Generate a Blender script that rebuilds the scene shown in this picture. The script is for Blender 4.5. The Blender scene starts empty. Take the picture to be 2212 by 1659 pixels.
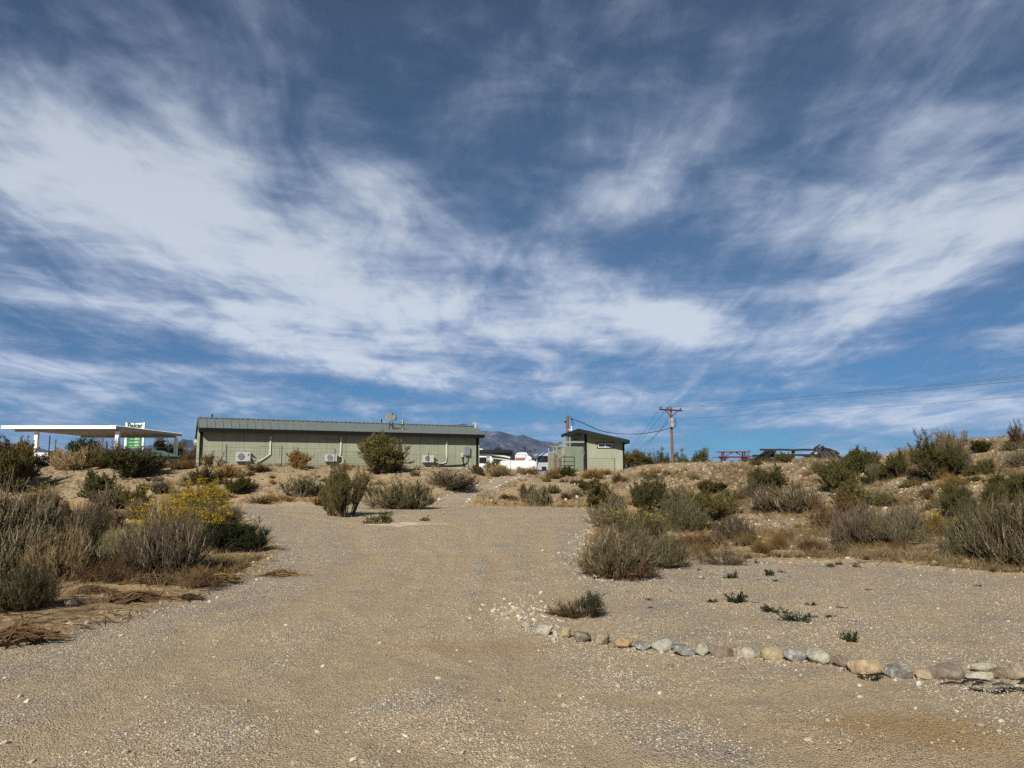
import bpy, math, random
import numpy as np
from mathutils import Vector, Matrix

random.seed(7); RNG = np.random.default_rng(7)
scene = bpy.context.scene
COL = scene.collection
R = math.radians

# ------------------------------------------------------------------ camera geometry (photo measured on a 2212-wide copy)
FP, CX, CY, CZ = 1662.0, 1106.0, 829.5, 1.6
PITCH = math.atan(201.5 / FP)
cP, sP = math.cos(PITCH), math.sin(PITCH)
def ray(px, py):
    a, b = (px - CX) / FP, (CY - py) / FP
    return (a, cP - b * sP, sP + b * cP)
def at(px, py, Y):
    """point seen at (px,py) that lies Y metres ahead"""
    d = ray(px, py); k = Y / d[1]
    return Vector((d[0] * k, Y, CZ + d[2] * k))
def elev(px, py):
    d = ray(px, py); return d[2] / d[1]
def sx(px): return (px - CX) / FP / 1.0073

# ------------------------------------------------------------------ numpy noise
def _hash(ix, iy, seed):
    h = (ix.astype(np.int64) * 374761393 + iy.astype(np.int64) * 668265263 + seed * 974634777) & 0xffffffff
    h = ((h ^ (h >> 13)) * 1274126177) & 0xffffffff
    return ((h ^ (h >> 16)) & 0xffff) / 65535.0
def vnoise(x, y, seed=0):
    ix, iy = np.floor(x), np.floor(y); fx, fy = x - ix, y - iy
    ux, uy = fx * fx * (3 - 2 * fx), fy * fy * (3 - 2 * fy)
    a, b = _hash(ix, iy, seed), _hash(ix + 1, iy, seed)
    c, d = _hash(ix, iy + 1, seed), _hash(ix + 1, iy + 1, seed)
    return (a * (1 - ux) + b * ux) * (1 - uy) + (c * (1 - ux) + d * ux) * uy
def fbm(x, y, oct=4, seed=0, gain=0.5):
    s = np.zeros_like(x, dtype=float); a = 1.0; t = 0.0
    for o in range(oct):
        s += a * (vnoise(x * 2 ** o, y * 2 ** o, seed + o * 17) - 0.5); t += a; a *= gain
    return s / t
def sstep(a, b, x):
    t = np.clip((x - a) / (b - a), 0, 1); return t * t * (3 - 2 * t)

# ------------------------------------------------------------------ terrain
T_PX = [-400, 0, 430, 900, 1060, 1200, 1330, 1390, 1480, 1620, 1800, 1900, 2000, 2100, 2212, 2600]
T_CY = [1004, 1005, 1008, 1012, 1020, 1022, 1020, 1008, 1002, 1000.5, 995, 990, 970, 955, 945, 928]
T_DC = [42, 42, 42, 44, 46, 46, 46, 43, 42, 41, 38, 34, 31, 29, 27, 24]
T_DF = [34, 34, 34.5, 35.5, 36, 35, 33, 26, 22, 20, 17.5, 16, 15, 14.5, 14, 13]
T_FALL = [56, 56, 60, 85, 105, 105, 72, 62, 58, 57, 54, 52, 50, 48, 46, 45]
T_S = np.array([sx(p) for p in T_PX])
T_E = np.array([elev(p, q) for p, q in zip(T_PX, T_CY)])
T_CAP = np.array([2.26, 2.26, 2.24, 2.16, 1.96, 1.94, 1.98, 2.5, 2.65, 2.75, 2.9, 2.9, 3.0, 3.3, 3.5, 3.6])
def Hbase(x, y):
    x = np.asarray(x, float); y = np.asarray(y, float)
    s = np.clip(x / np.maximum(y, 0.5), -0.9, 0.9)
    e = np.interp(s, T_S, T_E); dc = np.interp(s, T_S, T_DC); df = np.interp(s, T_S, T_DF)
    cap = np.interp(s, T_S, T_CAP); fall = np.interp(s, T_S, T_FALL)
    zf = 0.25 * sstep(14, 35, y)
    zc = np.minimum(CZ + e * dc, cap)
    t = np.clip((y - df) / (dc - df), 0, 1)
    z = zf + (zc - zf) * (0.45 * t + 0.55 * t * t * (3 - 2 * t))
    zb = np.minimum(CZ + e * 0.985 * y, np.maximum(cap, zc))
    zb = np.maximum(zb, zc - 0.02)
    z = np.where(y > dc, zb, z)
    z = z + (1.3 - z) * sstep(fall, fall + 28, y)
    return z
def gpoint(px, py):
    d = ray(px, py)
    k = 2.0; last = k
    while k < 120:
        x, y, z = d[0] * k, d[1] * k, CZ + d[2] * k
        if z <= float(Hbase(x, y)):
            lo, hi = last, k
            for _ in range(20):
                m = (lo + hi) / 2
                if CZ + d[2] * m <= float(Hbase(d[0] * m, d[1] * m)): hi = m
                else: lo = m
            return Vector((d[0] * hi, d[1] * hi, 0))
        last = k; k += 0.15
    return Vector((d[0] * 46 / d[1], 46, 0))

ROAD_L = [(0, 1400), (120, 1381), (300, 1332), (430, 1290), (520, 1255), (585, 1220), (606, 1188), (570, 1150), (525, 1112), (498, 1092)]
ROAD_F = [(640, 1090), (760, 1088), (930, 1092), (1060, 1096), (1180, 1098), (1295, 1102)]
ROAD_R = [(1285, 1130), (1252, 1180), (1256, 1222), (1300, 1246), (1370, 1246), (1430, 1226), (1560, 1212), (1740, 1216), (1900, 1222), (2060, 1236), (2212, 1248)]
poly_road = [tuple(gpoint(*p)[:2]) for p in ROAD_L + ROAD_F + ROAD_R]
poly_road = [(-9, 5.4), ] + poly_road + [(16, 11.6), (40, 8), (40, -40), (-40, -40), (-40, -6)]
PATH_L = [(927, 1094), (984, 1062), (1035, 1050), (1083, 1033), (1112, 1027), (1150, 1023.5)]
PATH_R = [(1000, 1096), (1021, 1072), (1067, 1057), (1101, 1041), (1130, 1029), (1162, 1024.5)]
path_l = [gpoint(*p) for p in PATH_L]; path_r = [gpoint(*p) for p in PATH_R]
poly_path = [tuple(p[:2]) for p in path_l] + [tuple(p[:2]) for p in reversed(path_r)]
def sdf(poly, x, y):
    d = np.full(x.shape, 1e9); inside = np.zeros(x.shape, bool); n = len(poly)
    for i in range(n):
        x0, y0 = poly[i]; x1, y1 = poly[(i + 1) % n]
        ex, ey = x1 - x0, y1 - y0
        t = np.clip(((x - x0) * ex + (y - y0) * ey) / (ex * ex + ey * ey + 1e-12), 0, 1)
        d = np.minimum(d, np.hypot(x - x0 - t * ex, y - y0 - t * ey))
        c = ((y0 > y) != (y1 > y)) & (x < (x1 - x0) * (y - y0) / ((y1 - y0) if y1 != y0 else 1e-9) + x0)
        inside ^= c
    return np.where(inside, d, -d)
def gravel_d(x, y):
    x = np.asarray(x, float); y = np.asarray(y, float)
    return np.maximum(sdf(poly_road, x, y), sdf(poly_path, x, y))
TRACKS = []
for cl in ([(2300, 1500), (1900, 1560), (1500, 1590), (1100, 1560), (700, 1440), (560, 1330)], [(1010, 1655), (940, 1470), (950, 1320), (1000, 1215), (940, 1140), (760, 1104), (560, 1100)], [(1500, 1655), (1290, 1480), (1120, 1330), (1090, 1215), (1130, 1140), (1240, 1108)], [(300, 1655), (620, 1430), (830, 1280), (880, 1190), (800, 1130), (640, 1108)]):
    c_ = [gpoint(*p)[:2] for p in cl]
    for off in (-0.78, 0.78):
        q = []
        for i in range(len(c_)):
            a, b = c_[max(i - 1, 0)], c_[min(i + 1, len(c_) - 1)]; tx, ty = b[0] - a[0], b[1] - a[1]; l = math.hypot(tx, ty); q.append((c_[i][0] + ty / l * off, c_[i][1] - tx / l * off))
        TRACKS.append(q)
def track(x, y):
    x = np.asarray(x, float); y = np.asarray(y, float); out = np.zeros(x.shape); wx = x + 0.5 * fbm(x / 2.2, y / 2.2, 2, 61); wy = y
    for q in TRACKS:
        d = np.full(x.shape, 1e9)
        for (x0, y0), (x1, y1) in zip(q[:-1], q[1:]):
            ex, ey = x1 - x0, y1 - y0; t = np.clip(((wx - x0) * ex + (wy - y0) * ey) / (ex * ex + ey * ey), 0, 1); d = np.minimum(d, np.hypot(wx - x0 - t * ex, wy - y0 - t * ey))
        out = np.maximum(out, np.exp(-(d / 0.24) ** 2))
    return out
def H(x, y, fine=True):
    x = np.atleast_1d(np.asarray(x, float)); y = np.atleast_1d(np.asarray(y, float))
    z = Hbase(x, y)
    g = gravel_d(x, y); rough = sstep(0.2, -0.8, g)
    near = sstep(200, 60, y)
    z = z + near * rough * (0.22 * fbm(x / 3.1, y / 3.1, 3, 3) + 0.12 * fbm(x / 0.7, y / 0.7, 3, 9) + 0.05)
    z = z + near * (1 - rough) * (0.035 * fbm(x / 1.6, y / 1.6, 4, 21) + 0.012 * fbm(x / 0.16, y / 0.16, 2, 40))
    z = z - near * (1 - rough) * 0.028 * track(x, y)
    # little shoulder of spilled gravel along the road edge
    z = z + near * 0.05 * np.exp(-((g + 0.12) / 0.16) ** 2)
    return z
def Hs(x, y): return float(H(x, y)[0])
def on(px, py, sink=0.0):
    p = gpoint(px, py); return Vector((p.x, p.y, Hs(p.x, p.y) - sink))

# ------------------------------------------------------------------ object helpers
def tag(o, label=None, cat=None, group=None, kind=None):
    if label: o['label'] = label
    if cat: o['category'] = cat
    if group: o['group'] = group
    if kind: o['kind'] = kind
    return o
def link(o, parent=None):
    COL.objects.link(o)
    if parent is not None: o.parent = parent
    return o
def empty(name, loc=(0, 0, 0), rz=0.0):
    o = bpy.data.objects.new(name, None); o.empty_display_size = 0.2
    o.location = loc; o.rotation_euler = (0, 0, rz); return link(o)
def np_mesh(name, V, Q, mats, col=None, smooth=False, attrs=None):
    V = np.asarray(V, np.float32); Q = np.asarray(Q, np.int32); k = Q.shape[1]; n = len(Q)
    me = bpy.data.meshes.new(name)
    me.vertices.add(len(V)); me.vertices.foreach_set('co', V.ravel())
    me.loops.add(n * k); me.loops.foreach_set('vertex_index', Q.ravel())
    me.polygons.add(n); me.polygons.foreach_set('loop_start', np.arange(0, n * k, k, dtype=np.int32))
    me.polygons.foreach_set('use_smooth', np.full(n, bool(smooth)))
    me.update(calc_edges=True); me.validate()
    for m in (mats if isinstance(mats, (list, tuple)) else [mats]): me.materials.append(m)
    if col is not None:
        a = me.color_attributes.new('Col', 'FLOAT_COLOR', 'POINT')
        c = np.ones((len(V), 4), np.float32); c[:, :3] = col; a.data.foreach_set('color', c.ravel())
    for k2, v in (attrs or {}).items():
        a = me.attributes.new(k2, 'FLOAT', 'POINT'); a.data.foreach_set('value', np.asarray(v, np.float32))
    return me
def obj(name, me, parent=None, loc=(0, 0, 0), rz=0.0):
    o = bpy.data.objects.new(name, me); o.location = loc; o.rotation_euler = (0, 0, rz); return link(o, parent)

class MB:
    """collects solid pieces and links them as one mesh object"""
    def __init__(s): s.v = []; s.f = []; s.sm = []
    def add(s, vs, fs, smooth=False):
        b = len(s.v); s.v += [tuple(v) for v in vs]; s.f += [tuple(i + b for i in f) for f in fs]; s.sm += [smooth] * len(fs); return s
    def box(s, c, size, rz=0.0, M=None):
        hx, hy, hz = size[0] / 2, size[1] / 2, size[2] / 2
        vs = [Vector((a * hx, b * hy, d * hz)) for a in (-1, 1) for b in (-1, 1) for d in (-1, 1)]
        M2 = Matrix.Translation(Vector(c)) @ Matrix.Rotation(rz, 4, 'Z') @ (M or Matrix())
        vs = [M2 @ v for v in vs]
        return s.add(vs, [(0, 1, 3, 2), (4, 6, 7, 5), (0, 4, 5, 1), (2, 3, 7, 6), (0, 2, 6, 4), (1, 5, 7, 3)])
    def bar(s, p0, p1, w, h, up=(0, 0, 1)):
        """rectangular bar from p0 to p1"""
        p0, p1 = Vector(p0), Vector(p1); t = (p1 - p0).normalized(); u = Vector(up)
        if abs(t.dot(u)) > 0.98: u = Vector((0, 1, 0))
        a = t.cross(u).normalized(); b = a.cross(t).normalized()
        vs = [p + a * (i * w / 2) + b * (j * h / 2) for p in (p0, p1) for i, j in ((-1, -1), (1, -1), (1, 1), (-1, 1))]
        return s.add(vs, [(3, 2, 1, 0), (4, 5, 6, 7), (0, 1, 5, 4), (1, 2, 6, 5), (2, 3, 7, 6), (3, 0, 4, 7)])
    def tube(s, pts, r, n=8, cap=True):
        pts = [Vector(p) for p in pts]; rs = r if isinstance(r, (list, tuple)) else [r] * len(pts); vs = []; K = len(pts)
        for i, p in enumerate(pts):
            t = (pts[min(i + 1, K - 1)] - pts[max(i - 1, 0)]).normalized()
            u = Vector((0, 0, 1)) if abs(t.z) < 0.95 else Vector((0, 1, 0))
            a = t.cross(u).normalized(); b = t.cross(a).normalized()
            vs += [p + (a * math.cos(2 * math.pi * j / n) + b * math.sin(2 * math.pi * j / n)) * rs[i] for j in range(n)]
        fs = [(i * n + j, i * n + (j + 1) % n, (i + 1) * n + (j + 1) % n, (i + 1) * n + j) for i in range(K - 1) for j in range(n)]
        s.add(vs, fs, True)
        if cap: s.add(vs[:n], [tuple(range(n))]); s.add(vs[-n:], [tuple(reversed(range(n)))])
        return s
    def lathe(s, prof, n=24, M=None):
        """profile [(r,z)] turned about z"""
        M = M or Matrix(); vs = [M @ Vector((r * math.cos(2 * math.pi * j / n), r * math.sin(2 * math.pi * j / n), z)) for r, z in prof for j in range(n)]
        K = len(prof)
        return s.add(vs, [(i * n + j, i * n + (j + 1) % n, (i + 1) * n + (j + 1) % n, (i + 1) * n + j) for i in range(K - 1) for j in range(n)], True)
    def prism(s, pts, y0, y1, M=None, smooth=False):
        """polygon in xz extruded along y"""
        M = M or Matrix(); n = len(pts)
        vs = [M @ Vector((p[0], y, p[1])) for y in (y0, y1) for p in pts]
        s.add(vs, [(i, (i + 1) % n, n + (i + 1) % n, n + i) for i in range(n)], smooth)
        return s.add(vs, [tuple(reversed(range(n))), tuple(range(n, 2 * n))])
    def mesh(s, name, mat):
        me = bpy.data.meshes.new(name); me.from_pydata(s.v, [], s.f)
        me.polygons.foreach_set('use_smooth', s.sm); me.update()
        for m in (mat if isinstance(mat, (list, tuple)) else [mat]): me.materials.append(m)
        return me
    def build(s, name, mat, parent=None, loc=(0, 0, 0), rz=0.0):
        me = s.mesh(name, mat)
        import bmesh
        bm = bmesh.new(); bm.from_mesh(me); bmesh.ops.recalc_face_normals(bm, faces=bm.faces); bm.to_mesh(me); bm.free()
        return obj(name, me, parent, loc, rz)

# ------------------------------------------------------------------ materials
def nt(name):
    m = bpy.data.materials.new(name); m.use_nodes = True; t = m.node_tree; t.nodes.clear()
    out = t.nodes.new('ShaderNodeOutputMaterial'); return m, t, out
def N(t, typ, **kw):
    n = t.nodes.new(typ)
    for k, v in kw.items():
        if k.startswith('i_'):
            key = k[2:]; key = int(key) if key.isdigit() else key.replace('_', ' ')
            n.inputs[key].default_value = v
        else: setattr(n, k, v)
    return n
def L(t, a, b): t.links.new(a, b)
def ramp(t, stops, interp='LINEAR'):
    r = t.nodes.new('ShaderNodeValToRGB'); r.color_ramp.interpolation = interp; e = r.color_ramp.elements
    while len(e) < len(stops): e.new(0.5)
    for i, (p, c) in enumerate(stops):
        e[i].position = p; e[i].color = (c[0], c[1], c[2], 1) if isinstance(c, (tuple, list)) else (c, c, c, 1)
    return r
def mixc(t, fac, a, b, mode='MIX'):
    n = t.nodes.new('ShaderNodeMix'); n.data_type = 'RGBA'; n.blend_type = mode
    for key, val in ((0, fac), (6, a), (7, b)):
        if hasattr(val, 'is_output') or isinstance(val, bpy.types.NodeSocket): L(t, val, n.inputs[key])
        else: n.inputs[key].default_value = val if key == 0 else (val[0], val[1], val[2], 1)
    return n.outputs[2]
def simple(name, col, rough=0.6, metal=0.0, var=0.12, scale=3.0, bump=0.0, bscale=40.0, stretch=(1, 1, 1), spec=0.3):
    """weathered plain surface: base colour broken up by two noises, faint bump"""
    m, t, out = nt(name); b = N(t, 'ShaderNodeBsdfPrincipled'); b.inputs['Roughness'].default_value = rough
    b.inputs['Metallic'].default_value = metal; b.inputs['Specular IOR Level'].default_value = spec
    tc = N(t, 'ShaderNodeTexCoord'); mp = N(t, 'ShaderNodeMapping'); mp.inputs['Scale'].default_value = stretch
    L(t, tc.outputs['Object'], mp.inputs['Vector'])
    n1 = N(t, 'ShaderNodeTexNoise', i_Scale=scale, i_Detail=5.0, i_Roughness=0.65); L(t, mp.outputs[0], n1.inputs['Vector'])
    lo = tuple(c * (1 - var) for c in col); hi = tuple(min(1, c * (1 + var)) for c in col)
    r = ramp(t, [(0.3, lo), (0.7, hi)]); L(t, n1.outputs[0], r.inputs[0]); L(t, r.outputs[0], b.inputs['Base Color'])
    if bump:
        n2 = N(t, 'ShaderNodeTexNoise', i_Scale=bscale, i_Detail=3.0); L(t, mp.outputs[0], n2.inputs['Vector'])
        bp = N(t, 'ShaderNodeBump', i_Strength=bump, i_Distance=0.02); L(t, n2.outputs[0], bp.inputs['Height']); L(t, bp.outputs[0], b.inputs['Normal'])
    L(t, b.outputs[0], out.inputs[0]); return m
def siding(name, col, groove=0.1):
    m, t, out = nt(name); b = N(t, 'ShaderNodeBsdfPrincipled'); b.inputs['Roughness'].default_value = 0.75
    tc = N(t, 'ShaderNodeTexCoord'); sep = N(t, 'ShaderNodeSeparateXYZ'); L(t, tc.outputs['Object'], sep.inputs[0])
    n1 = N(t, 'ShaderNodeTexNoise', i_Scale=0.7, i_Detail=4.0); L(t, tc.outputs['Object'], n1.inputs['Vector'])
    mp = N(t, 'ShaderNodeMapping'); mp.inputs['Scale'].default_value = (9, 9, 0.6); L(t, tc.outputs['Object'], mp.inputs[0])
    n2 = N(t, 'ShaderNodeTexNoise', i_Scale=2.0, i_Detail=4.0); L(t, mp.outputs[0], n2.inputs['Vector'])
    r1 = ramp(t, [(0.3, tuple(c * 0.88 for c in col)), (0.7, tuple(c * 1.08 for c in col))]); L(t, n1.outputs[0], r1.inputs[0])
    r2 = ramp(t, [(0.3, 0.86), (0.6, 1.04)]); L(t, n2.outputs[0], r2.inputs[0])
    c = mixc(t, 1.0, r1.outputs[0], r2.outputs[0], 'MULTIPLY')
    # fine grooves of the panel siding, every 0.2 m
    fr = N(t, 'ShaderNodeMath', operation='MULTIPLY', i_1=5.0); L(t, sep.outputs[0], fr.inputs[0])
    fr2 = N(t, 'ShaderNodeMath', operation='FRACT'); L(t, fr.outputs[0], fr2.inputs[0])
    lt = N(t, 'ShaderNodeMath', operation='LESS_THAN', i_1=groove); L(t, fr2.outputs[0], lt.inputs[0])
    gm = N(t, 'ShaderNodeMath', operation='MULTIPLY', i_1=0.22); L(t, lt.outputs[0], gm.inputs[0])
    c = mixc(t, gm.outputs[0], c, tuple(x * 0.45 for x in col))
    # splashed dirt along the foot of the wall and a few rain stains
    mz = N(t, 'ShaderNodeMapRange', i_1=0.55, i_2=0.15, i_3=0.0, i_4=0.75); zn = N(t, 'ShaderNodeMath', operation='MULTIPLY_ADD', i_1=0.7, i_2=-0.35); L(t, n1.outputs[0], zn.inputs[0]); za = N(t, 'ShaderNodeMath', operation='ADD'); L(t, sep.outputs[2], za.inputs[0]); L(t, zn.outputs[0], za.inputs[1]); L(t, za.outputs[0], mz.inputs[0])
    c = mixc(t, mz.outputs[0], c, (0.26, 0.21, 0.13))
    L(t, c, b.inputs['Base Color'])
    inv = N(t, 'ShaderNodeMath', operation='SUBTRACT', i_0=1.0); L(t, lt.outputs[0], inv.inputs[1])
    bp = N(t, 'ShaderNodeBump', i_Strength=0.5, i_Distance=0.006); L(t, inv.outputs[0], bp.inputs['Height']); L(t, bp.outputs[0], b.inputs['Normal'])
    L(t, b.outputs[0], out.inputs[0]); return m
def veg(name, trans=0.25, vary=0.25):
    m, t, out = nt(name); a = N(t, 'ShaderNodeAttribute', attribute_name='Col'); oi = N(t, 'ShaderNodeObjectInfo')
    mr = N(t, 'ShaderNodeMapRange', i_3=1 - vary, i_4=1 + vary); L(t, oi.outputs['Random'], mr.inputs[0])
    c = mixc(t, 1.0, a.outputs['Color'], mr.outputs[0], 'MULTIPLY')
    d = N(t, 'ShaderNodeBsdfPrincipled'); d.inputs['Roughness'].default_value = 0.75; d.inputs['Specular IOR Level'].default_value = 0.15
    L(t, c, d.inputs['Base Color'])
    if trans:
        tr = N(t, 'ShaderNodeBsdfTranslucent'); L(t, c, tr.inputs[0]); mx = N(t, 'ShaderNodeMixShader', i_0=trans)
        L(t, d.outputs[0], mx.inputs[1]); L(t, tr.outputs[0], mx.inputs[2]); L(t, mx.outputs[0], out.inputs[0])
    else: L(t, d.outputs[0], out.inputs[0])
    return m
def vcol(name, rough=0.85, bump=0.4, bscale=60):
    m, t, out = nt(name); a = N(t, 'ShaderNodeAttribute', attribute_name='Col'); d = N(t, 'ShaderNodeBsdfPrincipled'); d.inputs['Roughness'].default_value = rough
    d.inputs['Specular IOR Level'].default_value = 0.2
    tc = N(t, 'ShaderNodeTexCoord'); n = N(t, 'ShaderNodeTexNoise', i_Scale=bscale, i_Detail=4.0); L(t, tc.outputs['Object'], n.inputs['Vector'])
    r = ramp(t, [(0.25, 0.7), (0.75, 1.15)]); L(t, n.outputs[0], r.inputs[0])
    L(t, mixc(t, 1.0, a.outputs['Color'], r.outputs[0], 'MULTIPLY'), d.inputs['Base Color'])
    bp = N(t, 'ShaderNodeBump', i_Strength=bump, i_Distance=0.01); L(t, n.outputs[0], bp.inputs['Height']); L(t, bp.outputs[0], d.inputs['Normal'])
    L(t, d.outputs[0], out.inputs[0]); return m

M = dict(
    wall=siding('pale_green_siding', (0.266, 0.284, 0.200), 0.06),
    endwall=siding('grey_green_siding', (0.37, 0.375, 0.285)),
    rail=simple('pale_green_paint', (0.205, 0.232, 0.168), 0.7),
    roof=simple('sage_metal_roof', (0.165, 0.185, 0.15), 0.5, 0.1, 0.14, 0.8, spec=0.4),
    dark=simple('black_trim', (0.006, 0.007, 0.0065), 0.7, spec=.15),
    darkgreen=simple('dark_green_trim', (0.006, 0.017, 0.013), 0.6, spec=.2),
    white=simple('white_paint', (0.80, 0.80, 0.78), 0.45, var=0.05),
    tank=simple('white_tank_paint', (0.86, 0.86, 0.85), 0.35, var=0.04),
    cream=simple('cream_plastic', (0.56, 0.55, 0.46), 0.5, var=0.06),
    acw=simple('offwhite_metal', (0.46, 0.46, 0.43), 0.45, var=0.07, scale=6),
    grille=simple('grey_grille', (0.10, 0.095, 0.09), 0.5),
    grey=simple('grey_box_paint', (0.17, 0.20, 0.22), 0.5),
    lgrey=simple('light_grey_paint', (0.33, 0.35, 0.35), 0.5),
    black=simple('black_rubber', (0.01, 0.01, 0.012), 0.4),
    glass=simple('dark_glass', (0.012, 0.016, 0.02), 0.08, spec=0.8),
    galv=simple('galvanised', (0.42, 0.43, 0.43), 0.35, 0.8, 0.15, 5),
    wood=simple('weathered_grey_wood', (0.085, 0.075, 0.068), 0.9, var=0.5, scale=2.5, stretch=(1, 1, 1), bump=0.5),
    darkwood=simple('dark_old_wood', (0.024, 0.02, 0.018), 0.9, var=0.5, scale=3, bump=0.5),
    pole=simple('brown_pole_wood', (0.17, 0.085, 0.036), 0.85, var=0.3, scale=1.2, stretch=(6, 6, 0.6), bump=0.4),
    arm=simple('rusty_brown_wood', (0.07, 0.026, 0.018), 0.85, var=0.3),
    log=simple('knobbly_log', (0.20, 0.10, 0.035), 0.9, var=0.55, scale=7, bump=0.8, bscale=25),
    post=simple('dark_steel', (0.022, 0.024, 0.022), 0.6),
    wire=simple('dull_wire', (0.055, 0.06, 0.05), 0.6),
    red=simple('red_paint', (0.19, 0.010, 0.012), 0.45),
    orange=simple('faded_red_panel', (0.34, 0.085, 0.045), 0.6),
    green=simple('sign_green', (0.008, 0.17, 0.055), 0.4, var=0.06),
    groof=simple('green_metal_roof', (0.06, 0.15, 0.10), 0.5),
    canopy=simple('canopy_white', (0.84, 0.84, 0.82), 0.5, var=0.04),
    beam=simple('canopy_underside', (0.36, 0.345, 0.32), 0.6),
    signw=simple('sign_white', (0.82, 0.83, 0.76), 0.4, var=0.04),
    blue=simple('blue_paint', (0.012, 0.05, 0.42), 0.35),
    silver=simple('silver_skin', (0.46, 0.47, 0.49), 0.35, 0.3, 0.06),
    letter=simple('dark_green_letters', (0.01, 0.05, 0.035), 0.5),
    letterw=simple('pale_letters', (0.55, 0.58, 0.46), 0.5),
    concrete=simple('concrete', (0.38, 0.35, 0.30), 0.9, var=0.2),
    stem=veg('shrub_stems', 0.0), leaf=veg('shrub_leaves', 0.22), bloom=veg('shrub_blooms', 0.2, 0.1),
    pebble=vcol('pebbles'), rock=vcol('slope_rocks', bscale=25),
)
# ------------------------------------------------------------------ the ground sheet
def ground_material():
    m, t, out = nt('desert_ground'); d = N(t, 'ShaderNodeBsdfPrincipled'); d.inputs['Roughness'].default_value = 0.95; d.inputs['Specular IOR Level'].default_value = 0.1
    tc = N(t, 'ShaderNodeTexCoord'); P = tc.outputs['Object']
    g = N(t, 'ShaderNodeAttribute', attribute_name='gravel')
    def noise(sc, det=5.0, ro=0.6, vec=None, dist=0.0):
        n = N(t, 'ShaderNodeTexNoise', i_Scale=sc, i_Detail=det, i_Roughness=ro, i_Distortion=dist); L(t, vec or P, n.inputs['Vector']); return n.outputs[0]
    def math2(op, a, b, clamp=False):
        n = N(t, 'ShaderNodeMath', operation=op, use_clamp=clamp)
        for i, v in enumerate((a, b)):
            if isinstance(v, (int, float)): n.inputs[i].default_value = v
            else: L(t, v, n.inputs[i])
        return n.outputs[0]
    nb = noise(1.3, 4); nm = noise(0.45, 4); nf = noise(9, 6, 0.7)
    # gravel: tan fines, grey chippings
    v1 = N(t, 'ShaderNodeTexVoronoi', i_Scale=62.0, i_Randomness=1.0); L(t, P, v1.inputs['Vector'])
    v2 = N(t, 'ShaderNodeTexVoronoi', i_Scale=130.0); L(t, P, v2.inputs['Vector'])
    v3 = N(t, 'ShaderNodeTexVoronoi', i_Scale=27.0); L(t, P, v3.inputs['Vector'])
    s1 = N(t, 'ShaderNodeSeparateColor'); L(t, v1.outputs['Color'], s1.inputs[0])
    s2 = N(t, 'ShaderNodeSeparateColor'); L(t, v2.outputs['Color'], s2.inputs[0])
    s3 = N(t, 'ShaderNodeSeparateColor'); L(t, v3.outputs['Color'], s3.inputs[0])
    chip = ramp(t, [(0.0, (0.162, 0.138, 0.111)), (0.35, (0.407, 0.335, 0.243)), (0.72, (0.570, 0.467, 0.334)), (0.88, (0.760, 0.645, 0.484)), (1.0, (0.794, 0.809, 0.759))]); L(t, s1.outputs[0], chip.inputs[0])
    chip2 = ramp(t, [(0.0, (0.190, 0.158, 0.123)), (0.5, (0.474, 0.382, 0.262)), (0.9, (0.651, 0.538, 0.378)), (1.0, (0.794, 0.809, 0.692))]); L(t, s2.outputs[1], chip2.inputs[0])
    chips = mixc(t, 0.5, chip.outputs[0], chip2.outputs[0])
    tint = ramp(t, [(0.38, (0.88, 0.88, 0.90)), (0.60, (1.06, 1.01, 0.92))]); L(t, nb, tint.inputs[0])
    chips = mixc(t, 1.0, chips, tint.outputs[0], 'MULTIPLY')
    # washed grey chippings collect along the edges of the drive, the fines along its middle
    eg = N(t, 'ShaderNodeMapRange', interpolation_type='SMOOTHSTEP', i_1=2.6, i_2=0.2, i_3=0.0, i_4=1.0); L(t, math2('ADD', g.outputs['Fac'], math2('MULTIPLY', math2('SUBTRACT', nm, 0.5), 3.0)), eg.inputs[0])
    chips = mixc(t, eg.outputs[0], chips, mixc(t, 1.0, chips, (0.97, 0.965, 0.98), 'MULTIPLY'))
    fines = ramp(t, [(0.3, (0.472, 0.359, 0.215)), (0.7, (0.624, 0.484, 0.305))]); L(t, nf, fines.inputs[0])
    finemask = ramp(t, [(0.42, 0.0), (0.62, 0.85)]); tk = N(t, 'ShaderNodeAttribute', attribute_name='track'); L(t, math2('ADD', noise(0.8, 7, 0.66, dist=0.6), math2('SUBTRACT', math2('MULTIPLY', tk.outputs['Fac'], 0.22), math2('MULTIPLY', eg.outputs[0], 0.09))), finemask.inputs[0])
    grav = mixc(t, finemask.outputs[0], chips, fines.outputs[0])
    # sandy earth off the road
    earth = ramp(t, [(0.3, (0.271, 0.185, 0.090)), (0.5, (0.401, 0.284, 0.147)), (0.72, (0.541, 0.410, 0.237))]); L(t, noise(2.3, 8, 0.68), earth.inputs[0])
    er2 = ramp(t, [(0.35, 0.72), (0.6, 1.08)]); L(t, noise(14, 6, 0.7), er2.inputs[0])
    earthc = mixc(t, 1.0, earth.outputs[0], er2.outputs[0], 'MULTIPLY')
    litter = ramp(t, [(0.52, 0.0), (0.62, 0.65)]); L(t, noise(1.7, 7, 0.7, dist=0.4), litter.inputs[0])
    earthc = mixc(t, litter.outputs[0], earthc, (0.19, 0.13, 0.07))
    # pale crust patches where the flat ground is salty
    crust = ramp(t, [(0.52, 0.0), (0.68, 0.7)]); L(t, noise(0.55, 6, 0.6), crust.inputs[0])
    cm = N(t, 'ShaderNodeAttribute', attribute_name='crust')
    cmk = math2('MULTIPLY', crust.outputs[0], cm.outputs['Fac'])
    earthc = mixc(t, cmk, earthc, (0.56, 0.49, 0.36))
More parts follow.
